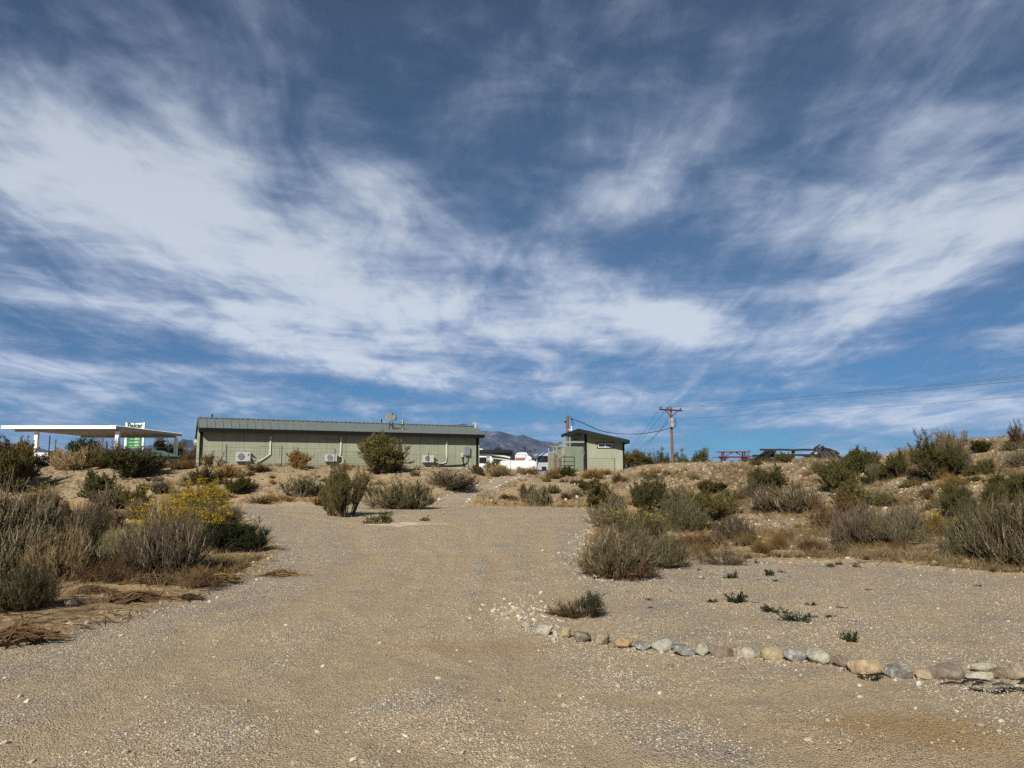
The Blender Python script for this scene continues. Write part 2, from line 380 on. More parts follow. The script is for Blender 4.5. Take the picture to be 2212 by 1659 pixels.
    # stony slope: coarse rubble colours
    rub = ramp(t, [(0.0, (0.123, 0.094, 0.057)), (0.45, (0.276, 0.202, 0.123)), (0.8, (0.388, 0.306, 0.199)), (0.93, (0.562, 0.474, 0.340)), (1.0, (0.705, 0.633, 0.473))]); L(t, s3.outputs[0], rub.inputs[0])
    st = N(t, 'ShaderNodeAttribute', attribute_name='stony')
    stm = math2('MULTIPLY', st.outputs['Fac'], 0.62)
    earthc = mixc(t, stm, earthc, rub.outputs[0])
    # edge between the two, broken up by noise
    ed = math2('ADD', g.outputs['Fac'], math2('MULTIPLY', math2('SUBTRACT', noise(3.0, 6, 0.7), 0.5), 0.9))
    em = N(t, 'ShaderNodeMapRange', interpolation_type='SMOOTHSTEP', i_1=-0.12, i_2=0.14); L(t, ed, em.inputs[0])
    col = mixc(t, em.outputs[0], earthc, grav)
    # the bare orange sandy patch in the gravel and a broken black spot beside the stones
    sd = N(t, 'ShaderNodeAttribute', attribute_name='sandy')
    sm_ = math2('MULTIPLY', sd.outputs['Fac'], math2('ADD', 0.45, nf), True)
    sandc = ramp(t, [(0.3, (0.396, 0.265, 0.126)), (0.7, (0.528, 0.367, 0.194))]); L(t, noise(20, 6, 0.7), sandc.inputs[0])
    col = mixc(t, sm_, col, sandc.outputs[0])
    ch = N(t, 'ShaderNodeAttribute', attribute_name='black_spot')
    chm = ramp(t, [(0.52, 0.0), (0.58, 1.0)]); L(t, math2('ADD', math2('MULTIPLY', ch.outputs['Fac'], 0.29), math2('MULTIPLY', noise(7, 6, 0.75, dist=0.8), 0.62)), chm.inputs[0])
    col = mixc(t, chm.outputs[0], col, (0.008, 0.009, 0.014))
    L(t, col, d.inputs['Base Color'])
    # relief
    h1 = math2('MULTIPLY', v1.outputs['Distance'], 0.9); h2 = math2('MULTIPLY', v2.outputs['Distance'], 0.5)
    hh = math2('ADD', h1, h2); hg = math2('MULTIPLY', hh, em.outputs[0])
    h3 = math2('MULTIPLY', v3.outputs['Distance'], math2('MULTIPLY', st.outputs['Fac'], -1.4))
    ht = math2('ADD', math2('ADD', math2('MULTIPLY', hg, -1.5), h3), math2('MULTIPLY', noise(26, 6, 0.75), 1.6))
    bp = N(t, 'ShaderNodeBump', i_Strength=0.95, i_Distance=0.02); L(t, ht, bp.inputs['Height'])
    bp2 = N(t, 'ShaderNodeBump', i_Strength=0.6, i_Distance=0.10); L(t, noise(3.5, 6, 0.65), bp2.inputs['Height']); L(t, bp.outputs[0], bp2.inputs['Normal'])
    L(t, bp2.outputs[0], d.inputs['Normal'])
    L(t, d.outputs[0], out.inputs[0]); return m

def build_ground():
    az = np.concatenate([np.radians(np.linspace(-180, -48, 56, endpoint=False)), np.radians(np.linspace(-48, 48, 760)), np.radians(np.linspace(48, 180, 56, endpoint=False)[1:])])
    rr = np.concatenate([np.array([0.0, 0.6, 1.2, 2.0]), np.geomspace(2.6, 70, 560), np.geomspace(72, 9000, 60)])
    A, RR = np.meshgrid(az, rr); X = np.sin(A) * RR; Y = np.cos(A) * RR
    x, y = X.ravel(), Y.ravel()
    z = H(x, y); nr, na = A.shape
    i = np.arange(nr - 1)[:, None] * na + np.arange(na)[None, :]; j = np.arange(nr - 1)[:, None] * na + (np.arange(na)[None, :] + 1) % na
    Q = np.stack([i, j, j + na, i + na], -1).reshape(-1, 4)[:, ::-1]
    g = gravel_d(x, y)
    s = np.clip(x / np.maximum(y, 0.5), -0.9, 0.9)
    df = np.interp(s, T_S, T_DF); dc = np.interp(s, T_S, T_DC)
    stony = sstep(df - 1.0, df + 3.0, y) * (0.65 + 1.2 * (fbm(x / 2.5, y / 2.5, 3, 77) + 0.2))
    stony = np.clip(stony, 0, 1) * (g < 0)
    crust = sstep(df + 3, df - 1, y) * (s > 0.05) + 0.25 * (s <= 0.05)
    sc = gpoint(2010, 1585); sandy = np.exp(-(((x - sc.x) / 0.75) ** 2 + ((y - sc.y) / 0.42) ** 2))
    sc2 = gpoint(1900, 1560); sandy += 0.8 * np.exp(-(((x - sc2.x) / 0.45) ** 2 + ((y - sc2.y) / 0.12) ** 2))
    sc3 = gpoint(1060, 1395); sandy += 0.55 * np.exp(-(((x - sc3.x) / 0.8) ** 2 + ((y - sc3.y) / 0.35) ** 2))
    c1 = gpoint(2165, 1492); black_spot = np.exp(-(((x - c1.x) / 0.5) ** 2 + ((y - c1.y) / 0.19) ** 2))
    me = np_mesh('ground', np.stack([x, y, z], 1), Q, ground_material(), smooth=True, attrs=dict(gravel=g, stony=stony, crust=crust, sandy=np.clip(sandy, 0, 1), black_spot=black_spot, track=track(x, y)))
    tag(obj('ground', me), kind='structure')
build_ground()

# ------------------------------------------------------------------ loose stones
def ico(sub=0):
    import bmesh
    bm = bmesh.new(); bmesh.ops.create_icosphere(bm, subdivisions=max(1, sub), radius=1)
    V = np.array([v.co[:] for v in bm.verts]); Fc = np.array([[v.index for v in f.verts] for f in bm.faces]); bm.free(); return V, Fc
ICO0 = ico(1); OCT = (np.array([[1, 0, 0], [-1, 0, 0], [0, 1, 0], [0, -1, 0], [0, 0, 1], [0, 0, -1]], float),
                      np.array([[0, 2, 4], [2, 1, 4], [1, 3, 4], [3, 0, 4], [2, 0, 5], [1, 2, 5], [3, 1, 5], [0, 3, 5]]))
def scatter(name, x, y, size, cols, base, mat, label, cat, sink=0.3, flat=0.65):
    V0, F0 = base; n = len(x); z = H(x, y)
    a = RNG.uniform(0, 2 * np.pi, n); sc = size[:, None] * RNG.uniform(0.65, 1.25, (n, 3)); sc[:, 2] *= flat
    V = V0[None] * (1 + RNG.uniform(-0.22, 0.22, (n, len(V0), 1))) * sc[:, None, :]
    c, s = np.cos(a)[:, None], np.sin(a)[:, None]
    X = V[..., 0] * c - V[..., 1] * s; Y = V[..., 0] * s + V[..., 1] * c
    tl = RNG.uniform(-0.4, 0.4, (n, 1)); Z = V[..., 2] + X * tl
    P = np.stack([X + x[:, None], Y + y[:, None], Z + (z + size * flat * (0.5 - sink))[:, None]], -1).reshape(-1, 3)
    Fc = (F0[None] + (np.arange(n) * len(V0))[:, None, None]).reshape(-1, 3)
    cc = np.repeat(cols, len(V0), 0)
    o = obj(name, np_mesh(name, P, Fc, mat, col=cc, smooth=False)); tag(o, label, cat, kind='stuff'); return o
def stone_cols(n, pale=0.3, warm=1.0):
    pal = np.array([[0.54, 0.49, 0.39], [0.50, 0.43, 0.32], [0.38, 0.32, 0.23], [0.28, 0.25, 0.21], [0.52, 0.40, 0.25], [0.16, 0.15, 0.145]])
    p = np.array([pale, 0.26, 0.22, 0.12, 0.06, 0.05]); p /= p.sum()
    return pal[RNG.choice(6, n, p=p)] * RNG.uniform(0.75, 1.2, (n, 1))
def wedge(n, r0, r1, a0=-40, a1=40, power=1.0):
    u = RNG.random(n); r = r0 * (r1 / r0) ** (u ** power); a = np.radians(RNG.uniform(a0, a1, n)); return np.sin(a) * r, np.cos(a) * r
x, y = wedge(230000, 3.4, 30); k = gravel_d(x, y) > -0.05
k &= (fbm(x / 0.9, y / 0.9, 4, 5) + 0.5 - 0.22 * track(x, y)) > RNG.uniform(0.28, 0.72, len(x)); x, y = x[k], y[k]
sz = 0.003 + 0.006 * RNG.random(len(x)) ** 2.2 + 0.00022 * y
scatter('gravel', x, y, sz, stone_cols(len(x), 0.16), OCT, M['pebble'], 'loose grey and tan gravel chippings covering the driveway and the parking pad', 'gravel')
x, y = wedge(2000, 3.6, 40); k = gravel_d(x, y) > -0.25; x, y = x[k], y[k]
sz = 0.007 + 0.018 * RNG.random(len(x)) ** 5
scatter('gravel', x, y, sz, stone_cols(len(x), 0.12), ICO0, M['pebble'], 'larger pale pebbles strewn over the finer gravel', 'pebbles')
# spilled stones along the road edge, near the stone row end and the pad's far edge
ex, ey = [], []
pr = np.array(poly_road[1:-5])
for i in range(len(pr) - 1):
    Ln = np.hypot(*(pr[i + 1] - pr[i])); nn = int(Ln * 34 * random.uniform(0.3, 1.6))
    tt = RNG.random(nn); q = pr[i] + (pr[i + 1] - pr[i]) * tt[:, None] + RNG.normal(0, 0.22, (nn, 2)); ex.append(q[:, 0]); ey.append(q[:, 1])
q = gpoint(1160, 1320); ex.append(RNG.normal(q.x - 0.1, 0.28, 420)); ey.append(RNG.normal(q.y, 0.5, 420))
q = gpoint(1345, 1250); ex.append(RNG.normal(q.x, 0.45, 260)); ey.append(RNG.normal(q.y, 0.15, 260))
q = gpoint(450, 1210); ex.append(RNG.normal(q.x, 0.7, 500)); ey.append(RNG.normal(q.y, 0.4, 500))
ex, ey = np.concatenate(ex), np.concatenate(ey)
scatter('edge_stones', ex, ey, 0.007 + 0.028 * RNG.random(len(ex)) ** 3.5, stone_cols(len(ex), 0.2), ICO0, M['pebble'], 'small pale stones spilled along the edge of the gravel', 'pebbles')
# grit packed round the feet of the stone row
rx_, ry_ = [], []
RW = [gpoint(1094.5 + a / 1.98, 1209.7 + b / 1.98) for a, b in ((60, 290), (160, 325), (330, 352), (497, 369), (760, 414), (931, 419), (1142, 433), (1347, 447), (1557, 488), (1800, 497), (2035, 512), (2260, 530))]
for a, b in zip(RW[:-1], RW[1:]):
    nn = int((b - a).length * 190); tt = RNG.random(nn); rx_.append(a.x + (b.x - a.x) * tt + RNG.normal(0, .03, nn)); ry_.append(a.y + (b.y - a.y) * tt + 0.03 + RNG.normal(0, .075, nn))
rx_, ry_ = np.concatenate(rx_), np.concatenate(ry_)
scatter('edge_stones', rx_, ry_, 0.005 + 0.017 * RNG.random(len(rx_)) ** 2.5, stone_cols(len(rx_), 0.1) * 0.8, ICO0, M['pebble'], 'grit and small stones packed around the feet of the stone row', 'pebbles')
# rubble on the bank
x, y = wedge(42000, 13, 50, -41, 41, 0.8); s_ = x / y; df = np.interp(s_, T_S, T_DF); g = gravel_d(x, y)
dens = sstep(df - 3, df + 3, y) * (0.25 + 1.6 * np.clip(fbm(x / 2.2, y / 2.2, 3, 77) + 0.22, 0, 1)) + 0.06
dens += 0.9 * np.exp(-((x - gpoint(1560, 1020).x) / 4) ** 2 - ((y - 38) / 4) ** 2) + 1.2 * np.exp(-((x - gpoint(2010, 1080).x) / 1.3) ** 2 - ((y - gpoint(2010, 1080).y) / 5) ** 2)
k = (RNG.random(len(x)) < dens * 0.85) & (g < -0.1) & (y < np.interp(s_, T_S, T_DC) + 3); x, y = x[k], y[k]
sz = 0.015 + 0.07 * RNG.random(len(x)) ** 4
scatter('rubble', x, y, sz, stone_cols(len(x), 0.26) * np.array([0.95, 0.88, 0.77]), ICO0, M['rock'], 'pale rubble and cobbles littering the earth bank', 'rubble')
# ------------------------------------------------------------------ plants
def unit(v): return v / (np.linalg.norm(v, axis=-1, keepdims=True) + 1e-9)
def tubes(P, r, cols, sides=3):
    """P (N,K,3), r (N,K) -> verts, quads, colours"""
    n, K, _ = P.shape; T = np.empty_like(P); T[:, 1:-1] = P[:, 2:] - P[:, :-2]; T[:, 0] = P[:, 1] - P[:, 0]; T[:, -1] = P[:, -1] - P[:, -2]
    T = unit(T); ref = np.where(np.abs(T[..., 2:3]) < 0.9, np.array([0, 0, 1.0]), np.array([1.0, 0, 0]))
    a = unit(np.cross(T, ref)); b = np.cross(T, a); an = np.arange(sides) * 2 * np.pi / sides
    V = P[:, :, None, :] + r[:, :, None, None] * (a[:, :, None, :] * np.cos(an)[None, None, :, None] + b[:, :, None, :] * np.sin(an)[None, None, :, None])
    idx = np.arange(n * K * sides).reshape(n, K, sides); nx = np.roll(idx, -1, 2)
    Q = np.stack([idx[:, :-1], nx[:, :-1], nx[:, 1:], idx[:, 1:]], -1).reshape(-1, 4)
    return V.reshape(-1, 3), Q, np.repeat(cols, K * sides, 0)
def leaves(C, D, Ln, W, cols):
    n = len(C); S = unit(np.cross(D, RNG.normal(size=(n, 3)))); Ln, W = Ln[:, None] / 2, W[:, None] / 2
    V = np.stack([C - D * Ln, C + S * W, C + D * Ln, C - S * W], 1).reshape(-1, 3)
    return V, np.arange(n * 4).reshape(-1, 4), np.repeat(cols, 4, 0)
def cat_(parts):
    Vs, Qs, Cs, o = [], [], [], 0
    for v, q, c in parts: Vs.append(v); Qs.append(q + o); Cs.append(c); o += len(v)
    return np.concatenate(Vs), np.concatenate(Qs), np.concatenate(Cs)
def vary(col, n, a=0.3): return np.array(col)[None] * RNG.uniform(1 - a, 1 + a, (n, 1)) * RNG.uniform(0.93, 1.07, (n, 3))
def me_of(name, parts, mat):
    v, q, c = cat_(parts); return np_mesh(name, v, q, mat, col=c)
def fan_stems(n, spread=1.15, lift=0.55, K=5, rad=0.5, hh=1.0, jit=0.03, lobes=7, clumps=4):
    """stems that leave a common base and arch up and out; several crowns of different height give an uneven mound"""
    cc = RNG.normal(0, 0.17, (clumps, 2)) * rad / 0.5; ch = RNG.uniform(0.62, 1.0, clumps); ch[0] = 1.0; cr = RNG.uniform(0.5, 0.85, clumps); cw = cr ** 2 * ch; k0 = RNG.choice(clumps, n, p=cw / cw.sum())
    phi = RNG.uniform(0, 2 * np.pi, n); th = spread * RNG.random(n) ** 0.6
    la = RNG.uniform(0, 2 * np.pi, lobes); lw = RNG.uniform(0.66, 1.12, lobes); k = np.argmin(np.abs(np.angle(np.exp(1j * (phi[:, None] - la[None] - k0[:, None])))) + RNG.normal(0, 0.12, (n, lobes)), 1)
    ln = lw[k] * RNG.uniform(0.62, 1.02, n) * np.where(RNG.random(n) < 0.06, RNG.uniform(1.0, 1.2, n), 1.0)
    e0 = np.stack([np.sin(th) * np.cos(phi) * rad * 1.15, np.sin(th) * np.sin(phi) * rad * 1.15, np.cos(th * 0.98) * hh * 0.93 + 0.05], 1) * (ln * cr[k0])[:, None]
    e0[:, 2] = e0[:, 2] * ch[k0] / cr[k0]; end = e0; end[:, :2] += cc[k0] * 1.25
    st = np.stack([np.cos(phi), np.sin(phi), np.zeros(n)], 1) * (0.09 * RNG.random(n) * np.sin(th))[:, None] * 1.6; st[:, :2] += cc[k0] * 0.45
    o_ = unit(end - st); o_[:, 2] = 0
    mid = (st + end) / 2 + o_ * 0.10 - np.array([0, 0, 1.0]) * (0.11 * np.sin(th) * lift)[:, None]
    mid += RNG.normal(0, jit, (n, 3)); t = np.linspace(0, 1, K)[None, :, None]
    P = (1 - t) ** 2 * st[:, None] + 2 * t * (1 - t) * mid[:, None] + t * t * end[:, None]
    return P + RNG.normal(0, jit * 0.25, P.shape) * t
def twigs_from(P, m, ln, up=0.6, spr=0.7, t0=0.4, K=3):
    n, Kp, _ = P.shape; i = np.repeat(np.arange(n), m); t = t0 + (1 - t0) * RNG.random(n * m); f = t * (Kp - 1); a = np.minimum(f.astype(int), Kp - 2); fr = (f - a)[:, None]
    st = P[i, a] * (1 - fr) + P[i, a + 1] * fr; d = unit(P[i, a + 1] - P[i, a]); d = unit(d + RNG.normal(0, spr, d.shape) + np.array([0, 0, up]))
    l = ln * RNG.uniform(0.5, 1.3, len(st))[:, None]; tt = np.linspace(0, 1, K)[None, :, None]
    return st[:, None] + d[:, None] * l[:, None] * tt + np.array([0, 0, 1.0]) * (l[:, None] * 0.25) * tt ** 2, i

PAL = dict(khaki=((0.102, 0.075, 0.042), (0.125, 0.100, 0.049)), grey=((0.146, 0.114, 0.070), (0.180, 0.150, 0.085)), greyg=((0.112, 0.089, 0.049), (0.132, 0.118, 0.055)), tan=((0.177, 0.124, 0.064), (0.204, 0.144, 0.070)),
           olive=((0.102, 0.075, 0.039), (0.118, 0.098, 0.030)), green=((0.088, 0.065, 0.034), (0.078, 0.077, 0.021)), dark=((0.048, 0.036, 0.021), (0.030, 0.042, 0.014)),
           brown=((0.078, 0.046, 0.022), (0.109, 0.064, 0.029)), ochre=((0.150, 0.091, 0.039), (0.204, 0.124, 0.036)), plum=((0.091, 0.065, 0.042), (0.105, 0.080, 0.050)), yel=((0.129, 0.111, 0.045), (0.150, 0.131, 0.039)))
PROTO = {}
def proto(kind, pal, lod, seed):
    """mesh data of the stems, foliage and blooms of one plant, unit height and about unit width"""
    key = (kind, pal, lod, seed)
    if key in PROTO: return PROTO[key]
    sc, lc = PAL[pal]; f = {0: 1.0, 1: 0.55, 2: 0.28}[lod]; w = {0: 1.0, 1: 1.6, 2: 2.6}[lod]; out = {}
    if kind in ('brush', 'fringe'):            # dense upright grey brush of fine stems
        n = int((300 if kind == 'brush' else 380) * f); P = fan_stems(n, 1.3, 0.3, jit=0.05, lobes=9, clumps=6) if kind == 'brush' else fan_stems(n, 1.5, 0.5, rad=0.5, jit=0.06, lobes=12, clumps=8); P *= 0.86
        r = np.linspace(0.0085, 0.0024, 5)[None] * w * RNG.uniform(0.6, 1.4, (n, 1))
        T, i = twigs_from(P, 9, 0.17, 0.45, 0.48, 0.25); rt = np.linspace(0.0028, 0.0012, 3)[None] * w * np.ones((len(T), 1))
        dead = RNG.random(len(T)) < 0.16
        S = [tubes(P, r, vary(sc, n)), tubes(T, rt, vary(np.array(sc) * 1.1, len(T)))]
        if dead.any(): S.append(tubes(T[dead] * np.array([1.03, 1.03, 1.04]), rt[dead], vary((0.34, 0.28, 0.19), int(dead.sum()))))
        U, ui = twigs_from(T[~dead], 3, 0.075, 0.8, 0.5, 0.25, 3); gv = fbm(U[:, 0, 0] * 6 + seed * 9, U[:, 0, 1] * 6 + U[:, 0, 2] * 4, 2, seed + 5)[:, None]
        ru = np.linspace(0.0030, 0.0014, 3)[None] * w * np.ones((len(U), 1))
        Fo = [tubes(U, ru, vary(lc, len(U)) * (1 + 1.1 * gv))]
        m = int(9000 * f); k = RNG.integers(0, len(U), m); t = RNG.random((m, 1)); C = U[k, 0] * (1 - t) + U[k, 2] * t + RNG.normal(0, 0.007, (m, 3))
        D = unit(U[k, 2] - U[k, 0] + RNG.normal(0, 0.03, (m, 3))); Fo.append(leaves(C, D, RNG.uniform(0.018, 0.036, m) * w, np.full(m, 0.0075) * w, vary(lc, m) * (1 + 1.1 * gv[k])))
        out['stems'] = me_of('stems', S, M['stem']); out['foliage'] = me_of('foliage', Fo, M['leaf'])
    elif kind in ('bloom', 'tips'):           # brush with yellow flower heads
        n = int(480 * f); P = fan_stems(n, 1.25, lobes=9); r = np.linspace(0.006, 0.002, 5)[None] * w * np.ones((n, 1))
        T, i = twigs_from(P, 5, 0.13, 0.9, 0.4, 0.4); rt = np.linspace(0.0035, 0.0016, 3)[None] * w * np.ones((len(T), 1))
        out['stems'] = me_of('stems', [tubes(P, r, vary(sc, n))], M['stem'])
        m = int(6500 * f); k = RNG.integers(0, len(T), m); t = RNG.random((m, 1)); C = T[k, 0] * (1 - t) + T[k, 2] * t + RNG.normal(0, 0.012, (m, 3))
        D = unit(T[k, 2] - T[k, 0] + RNG.normal(0, 0.04, (m, 3)))
        out['foliage'] = me_of('foliage', [tubes(T, rt, vary(lc, len(T))), leaves(C, D, RNG.uniform(0.025, 0.05, m) * w, np.full(m, 0.008) * w, vary(lc, m))], M['leaf'])
        tip = T[:, 2]; side = RNG.normal(0, 0.14, 2)
        ok = (tip[:, 2] > (0.42 if kind == 'bloom' else 0.6)) & (RNG.random(len(tip)) < (0.95 if kind == 'bloom' else 0.4)) & (fbm(tip[:, 0] * 4 + seed, tip[:, 1] * 4, 2, seed) > (-0.16 if kind == 'bloom' else -0.1))
        tp = tip[ok]; q = 14; C = np.repeat(tp, q, 0) + RNG.normal(0, 0.020, (len(tp) * q, 3)) * np.array([1, 1, 0.6])
        fc = np.where(RNG.random((len(C), 1)) < 0.75, np.array([[0.50, 0.31, 0.02]]), np.array([[0.36, 0.24, 0.03]])) if kind == 'bloom' else np.tile(np.array([[0.42, 0.34, 0.06]]), (len(C), 1))
        out['flowers'] = me_of('flowers', [leaves(C, unit(RNG.normal(size=C.shape)), RNG.uniform(0.012, 0.024, len(C)) * w, np.full(len(C), 0.012) * w, fc * RNG.uniform(0.7, 1.25, (len(C), 1)))], M['bloom'])
    elif kind in ('leafy', 'sparse'):          # woody shrub, leaf sprays
        nl = int(26 * (1 if kind == 'leafy' else 0.8)); P = fan_stems(nl, 1.0, 0.2, 6, 0.46, 0.95, 0.05, 5); r = np.linspace(0.017, 0.005, 6)[None] * np.ones((nl, 1))
        B, _ = twigs_from(P, 9 if kind == 'leafy' else 7, 0.24, 0.5, 0.75, 0.25, 4); rb = np.linspace(0.006, 0.0025, 4)[None] * w ** 0.7 * np.ones((len(B), 1))
        T, _ = twigs_from(B, 8, 0.12, 0.7, 0.6, 0.2, 3); T = T[RNG.random(len(T)) < (0.5 + 0.5 * f)]; rt = np.linspace(0.003, 0.0012, 3)[None] * w ** 0.8 * np.ones((len(T), 1))
        out['stems'] = me_of('stems', [tubes(P, r, vary(sc, nl), 4), tubes(B, rb, vary(sc, len(B))), tubes(T, rt, vary(sc, len(T)))], M['stem'])
        m = int((30000 if kind == 'leafy' else 6500) * (0.35 + 0.65 * f)); tv = RNG.uniform(0.7, 1.35, len(T)); k = RNG.integers(0, len(T), m); t = RNG.random((m, 1)) * 1.05
        C = T[k, 0] * (1 - t) + T[k, 2] * t + RNG.normal(0, 0.012, (m, 3)); D = unit(T[k, 2] - T[k, 0] + RNG.normal(0, 0.06, (m, 3)))
        out['foliage'] = me_of('foliage', [leaves(C, D, RNG.uniform(0.018, 0.036, m) * w ** 0.75, RNG.uniform(0.008, 0.014, m) * w ** 0.75, vary(lc, m, 0.22) * tv[k][:, None])], M['leaf'])
    elif kind == 'dry':              # tangled leafless bush
        n = int(420 * f); P = fan_stems(n, 1.35, 0.3, 5, 0.52, 0.95, 0.09); r = np.linspace(0.007, 0.002, 5)[None] * w * np.ones((n, 1))
        T, _ = twigs_from(P, 7, 0.2, 0.3, 0.9, 0.2); rt = np.linspace(0.003, 0.0013, 3)[None] * w * np.ones((len(T), 1))
        out['stems'] = me_of('stems', [tubes(P, r, vary(sc, n)), tubes(T, rt, vary(lc, len(T)))], M['stem'])
    elif kind == 'snag':             # dead woody shrub: crooked limbs, open twigs
        n = 70; P = fan_stems(n, 1.5, 0.1, 7, 0.5, 0.8, 0.13, 9, 4); P[..., 2] = np.abs(P[..., 2]); P[:, 1:] += np.cumsum(RNG.normal(0, 0.016, P[:, 1:].shape), 1); r = np.linspace(0.013, 0.0035, 7)[None] * RNG.uniform(0.5, 1.5, (n, 1))
        T, _ = twigs_from(P, 7, 0.17, 0.1, 0.9, 0.3, 4); T[..., 2] = np.abs(T[..., 2]); rt = np.linspace(0.0042, 0.0018, 4)[None] * np.ones((len(T), 1)); U, _ = twigs_from(T, 3, 0.07, 0.1, 0.8, 0.3, 3); U[..., 2] = np.abs(U[..., 2]); ru = np.full((len(U), 3), 0.0016)
        out['stems'] = me_of('stems', [tubes(P, r, vary(sc, n, .6), 4), tubes(T, rt, vary(lc, len(T), .5)), tubes(U, ru, vary(lc, len(U), .5))], M['stem'])
    elif kind == 'grass':
        n = int(520 * f); P = fan_stems(n, 0.95, 0.1, 4, 0.5, 0.95, 0.05); r = np.linspace(0.006, 0.0015, 4)[None] * w * np.ones((n, 1))
        out['stems'] = me_of('stems', [tubes(P, r, vary(lc, n))], M['leaf'])
    elif kind == 'weed':
        n = 16; P = fan_stems(n, 1.3, 0.2, 4, 0.5, 0.8, 0.08); r = np.full((n, 4), 0.012)
        m = 420; k = RNG.integers(0, n, m); t = RNG.random((m, 1)); C = P[k, 1] * (1 - t) + P[k, 3] * t + RNG.normal(0, 0.05, (m, 3)); C[:, 2] = np.abs(C[:, 2])
        out['stems'] = me_of('stems', [tubes(P, r, vary(sc, n)), leaves(C, unit(RNG.normal(size=C.shape)), RNG.uniform(0.06, 0.12, m), RNG.uniform(0.04, 0.07, m), vary(lc, m))], M['leaf'])
    elif kind == 'tree':
        nl = 14; P = fan_stems(nl, 0.85, 0.0, 6, 0.42, 0.95, 0.04, 5); P[:, :, 2] = np.maximum(P[:, :, 2], 0); r = np.linspace(0.03, 0.006, 6)[None] * np.ones((nl, 1))
        B, _ = twigs_from(P, 8, 0.2, 0.4, 0.8, 0.35, 4); rb = np.linspace(0.009, 0.003, 4)[None] * np.ones((len(B), 1))
        out['trunk'] = me_of('trunk', [tubes(P, r, vary(sc, nl), 5), tubes(B, rb, vary(sc, len(B)))], M['stem'])
        q = 60; cl = np.repeat(B[:, 3], q, 0); m = len(cl); tv = np.repeat(RNG.uniform(0.7, 1.3, len(B)), q)
        C = cl + RNG.normal(0, 0.045, (m, 3)); out['crown'] = me_of('crown', [leaves(C, unit(RNG.normal(size=C.shape)), np.full(m, 0.045), np.full(m, 0.028), vary(lc, m, 0.2) * tv[:, None])], M['leaf'])
    elif kind == 'bare':
        nl = 12; P = fan_stems(nl, 0.8, 0.0, 6, 0.45, 0.95, 0.05, 5); r = np.linspace(0.022, 0.006, 6)[None] * np.ones((nl, 1))
        B, _ = twigs_from(P, 8, 0.25, 0.3, 0.7, 0.3, 4); rb = np.linspace(0.008, 0.004, 4)[None] * np.ones((len(B), 1)); T, _ = twigs_from(B, 4, 0.12, 0.3, 0.7, 0.3, 3); rt = np.full((len(T), 3), 0.004)
        out['stems'] = me_of('stems', [tubes(P, r, vary(sc, nl), 4), tubes(B, rb, vary(sc, len(B))), tubes(T, rt, vary(sc, len(T)))], M['stem'])
    elif kind == 'heap':             # dead branches lying in a heap, one unit long
        n = 75; c = RNG.normal(0, 1, (n, 3)) * np.array([0.2, 0.15, 0.0]); a = RNG.normal(0, 0.45, n) + (RNG.random(n) < 0.25) * 1.2; l = RNG.uniform(0.12, 0.42, n)
        d = np.stack([np.cos(a), np.sin(a), RNG.normal(0.0, 0.10, n)], 1) * l[:, None]; t = np.linspace(-1, 1, 6)[None, :, None]
        P = c[:, None] + d[:, None] * t + np.cumsum(RNG.normal(0, 0.014, (n, 6, 3)), 1); h = np.exp(-((P[..., 0] / 0.34) ** 2 + (P[..., 1] / 0.26) ** 2)) * 0.16
        P[..., 2] = np.abs(P[..., 2]) * 0.5 + h * RNG.random((n, 1)) + 0.01; r = np.linspace(0.017, 0.006, 6)[None] * RNG.uniform(0.35, 1.6, (n, 1))
        T, _ = twigs_from(P, 2, 0.12, 0.25, 0.8, 0.1); T[..., 2] = np.abs(T[..., 2]); rt = np.full((len(T), 3), 0.003)
        out['stems'] = me_of('stems', [tubes(P, r, vary(sc, n, 0.75), 4), tubes(T, rt * 1.3, vary(lc, len(T), 0.6))], M['stem'])
    if kind != 'heap':      # bring every plant to unit width and height
        A = []
        for me in out.values():
            v = np.empty(len(me.vertices) * 3, np.float32); me.vertices.foreach_get('co', v); A.append(v.reshape(-1, 3))
        allv = np.concatenate(A); lo, hi = np.percentile(allv[:, :2], 1.5, axis=0), np.percentile(allv[:, :2], 98.5, axis=0); c = (lo + hi) / 2; k = 1.0 / max((hi - lo).mean(), 1e-3); kz = 1.0 / np.percentile(allv[:, 2], 99.3)
        for me, v in zip(out.values(), A):
            v[:, :2] = (v[:, :2] - c) * k; v[:, 2] *= kz; me.vertices.foreach_set('co', v.ravel()); me.update()
    PROTO[key] = out; return out
NAMES = dict(snag='dead_shrub', brush='sagebrush', fringe='brush_shrub', bloom='flowering_shrub', tips='rabbitbrush', leafy='leafy_shrub', sparse='sparse_shrub', dry='dry_shrub', grass='grass_tuft', weed='weed', tree='tree', bare='bare_shrub', heap='dead_branches')
CATS = dict(snag='shrub', brush='shrub', fringe='shrub', bloom='shrub', tips='shrub', leafy='shrub', sparse='shrub', dry='shrub', grass='grass tuft', weed='weed', tree='tree', bare='shrub', heap='dead branches')
_cnt = {}
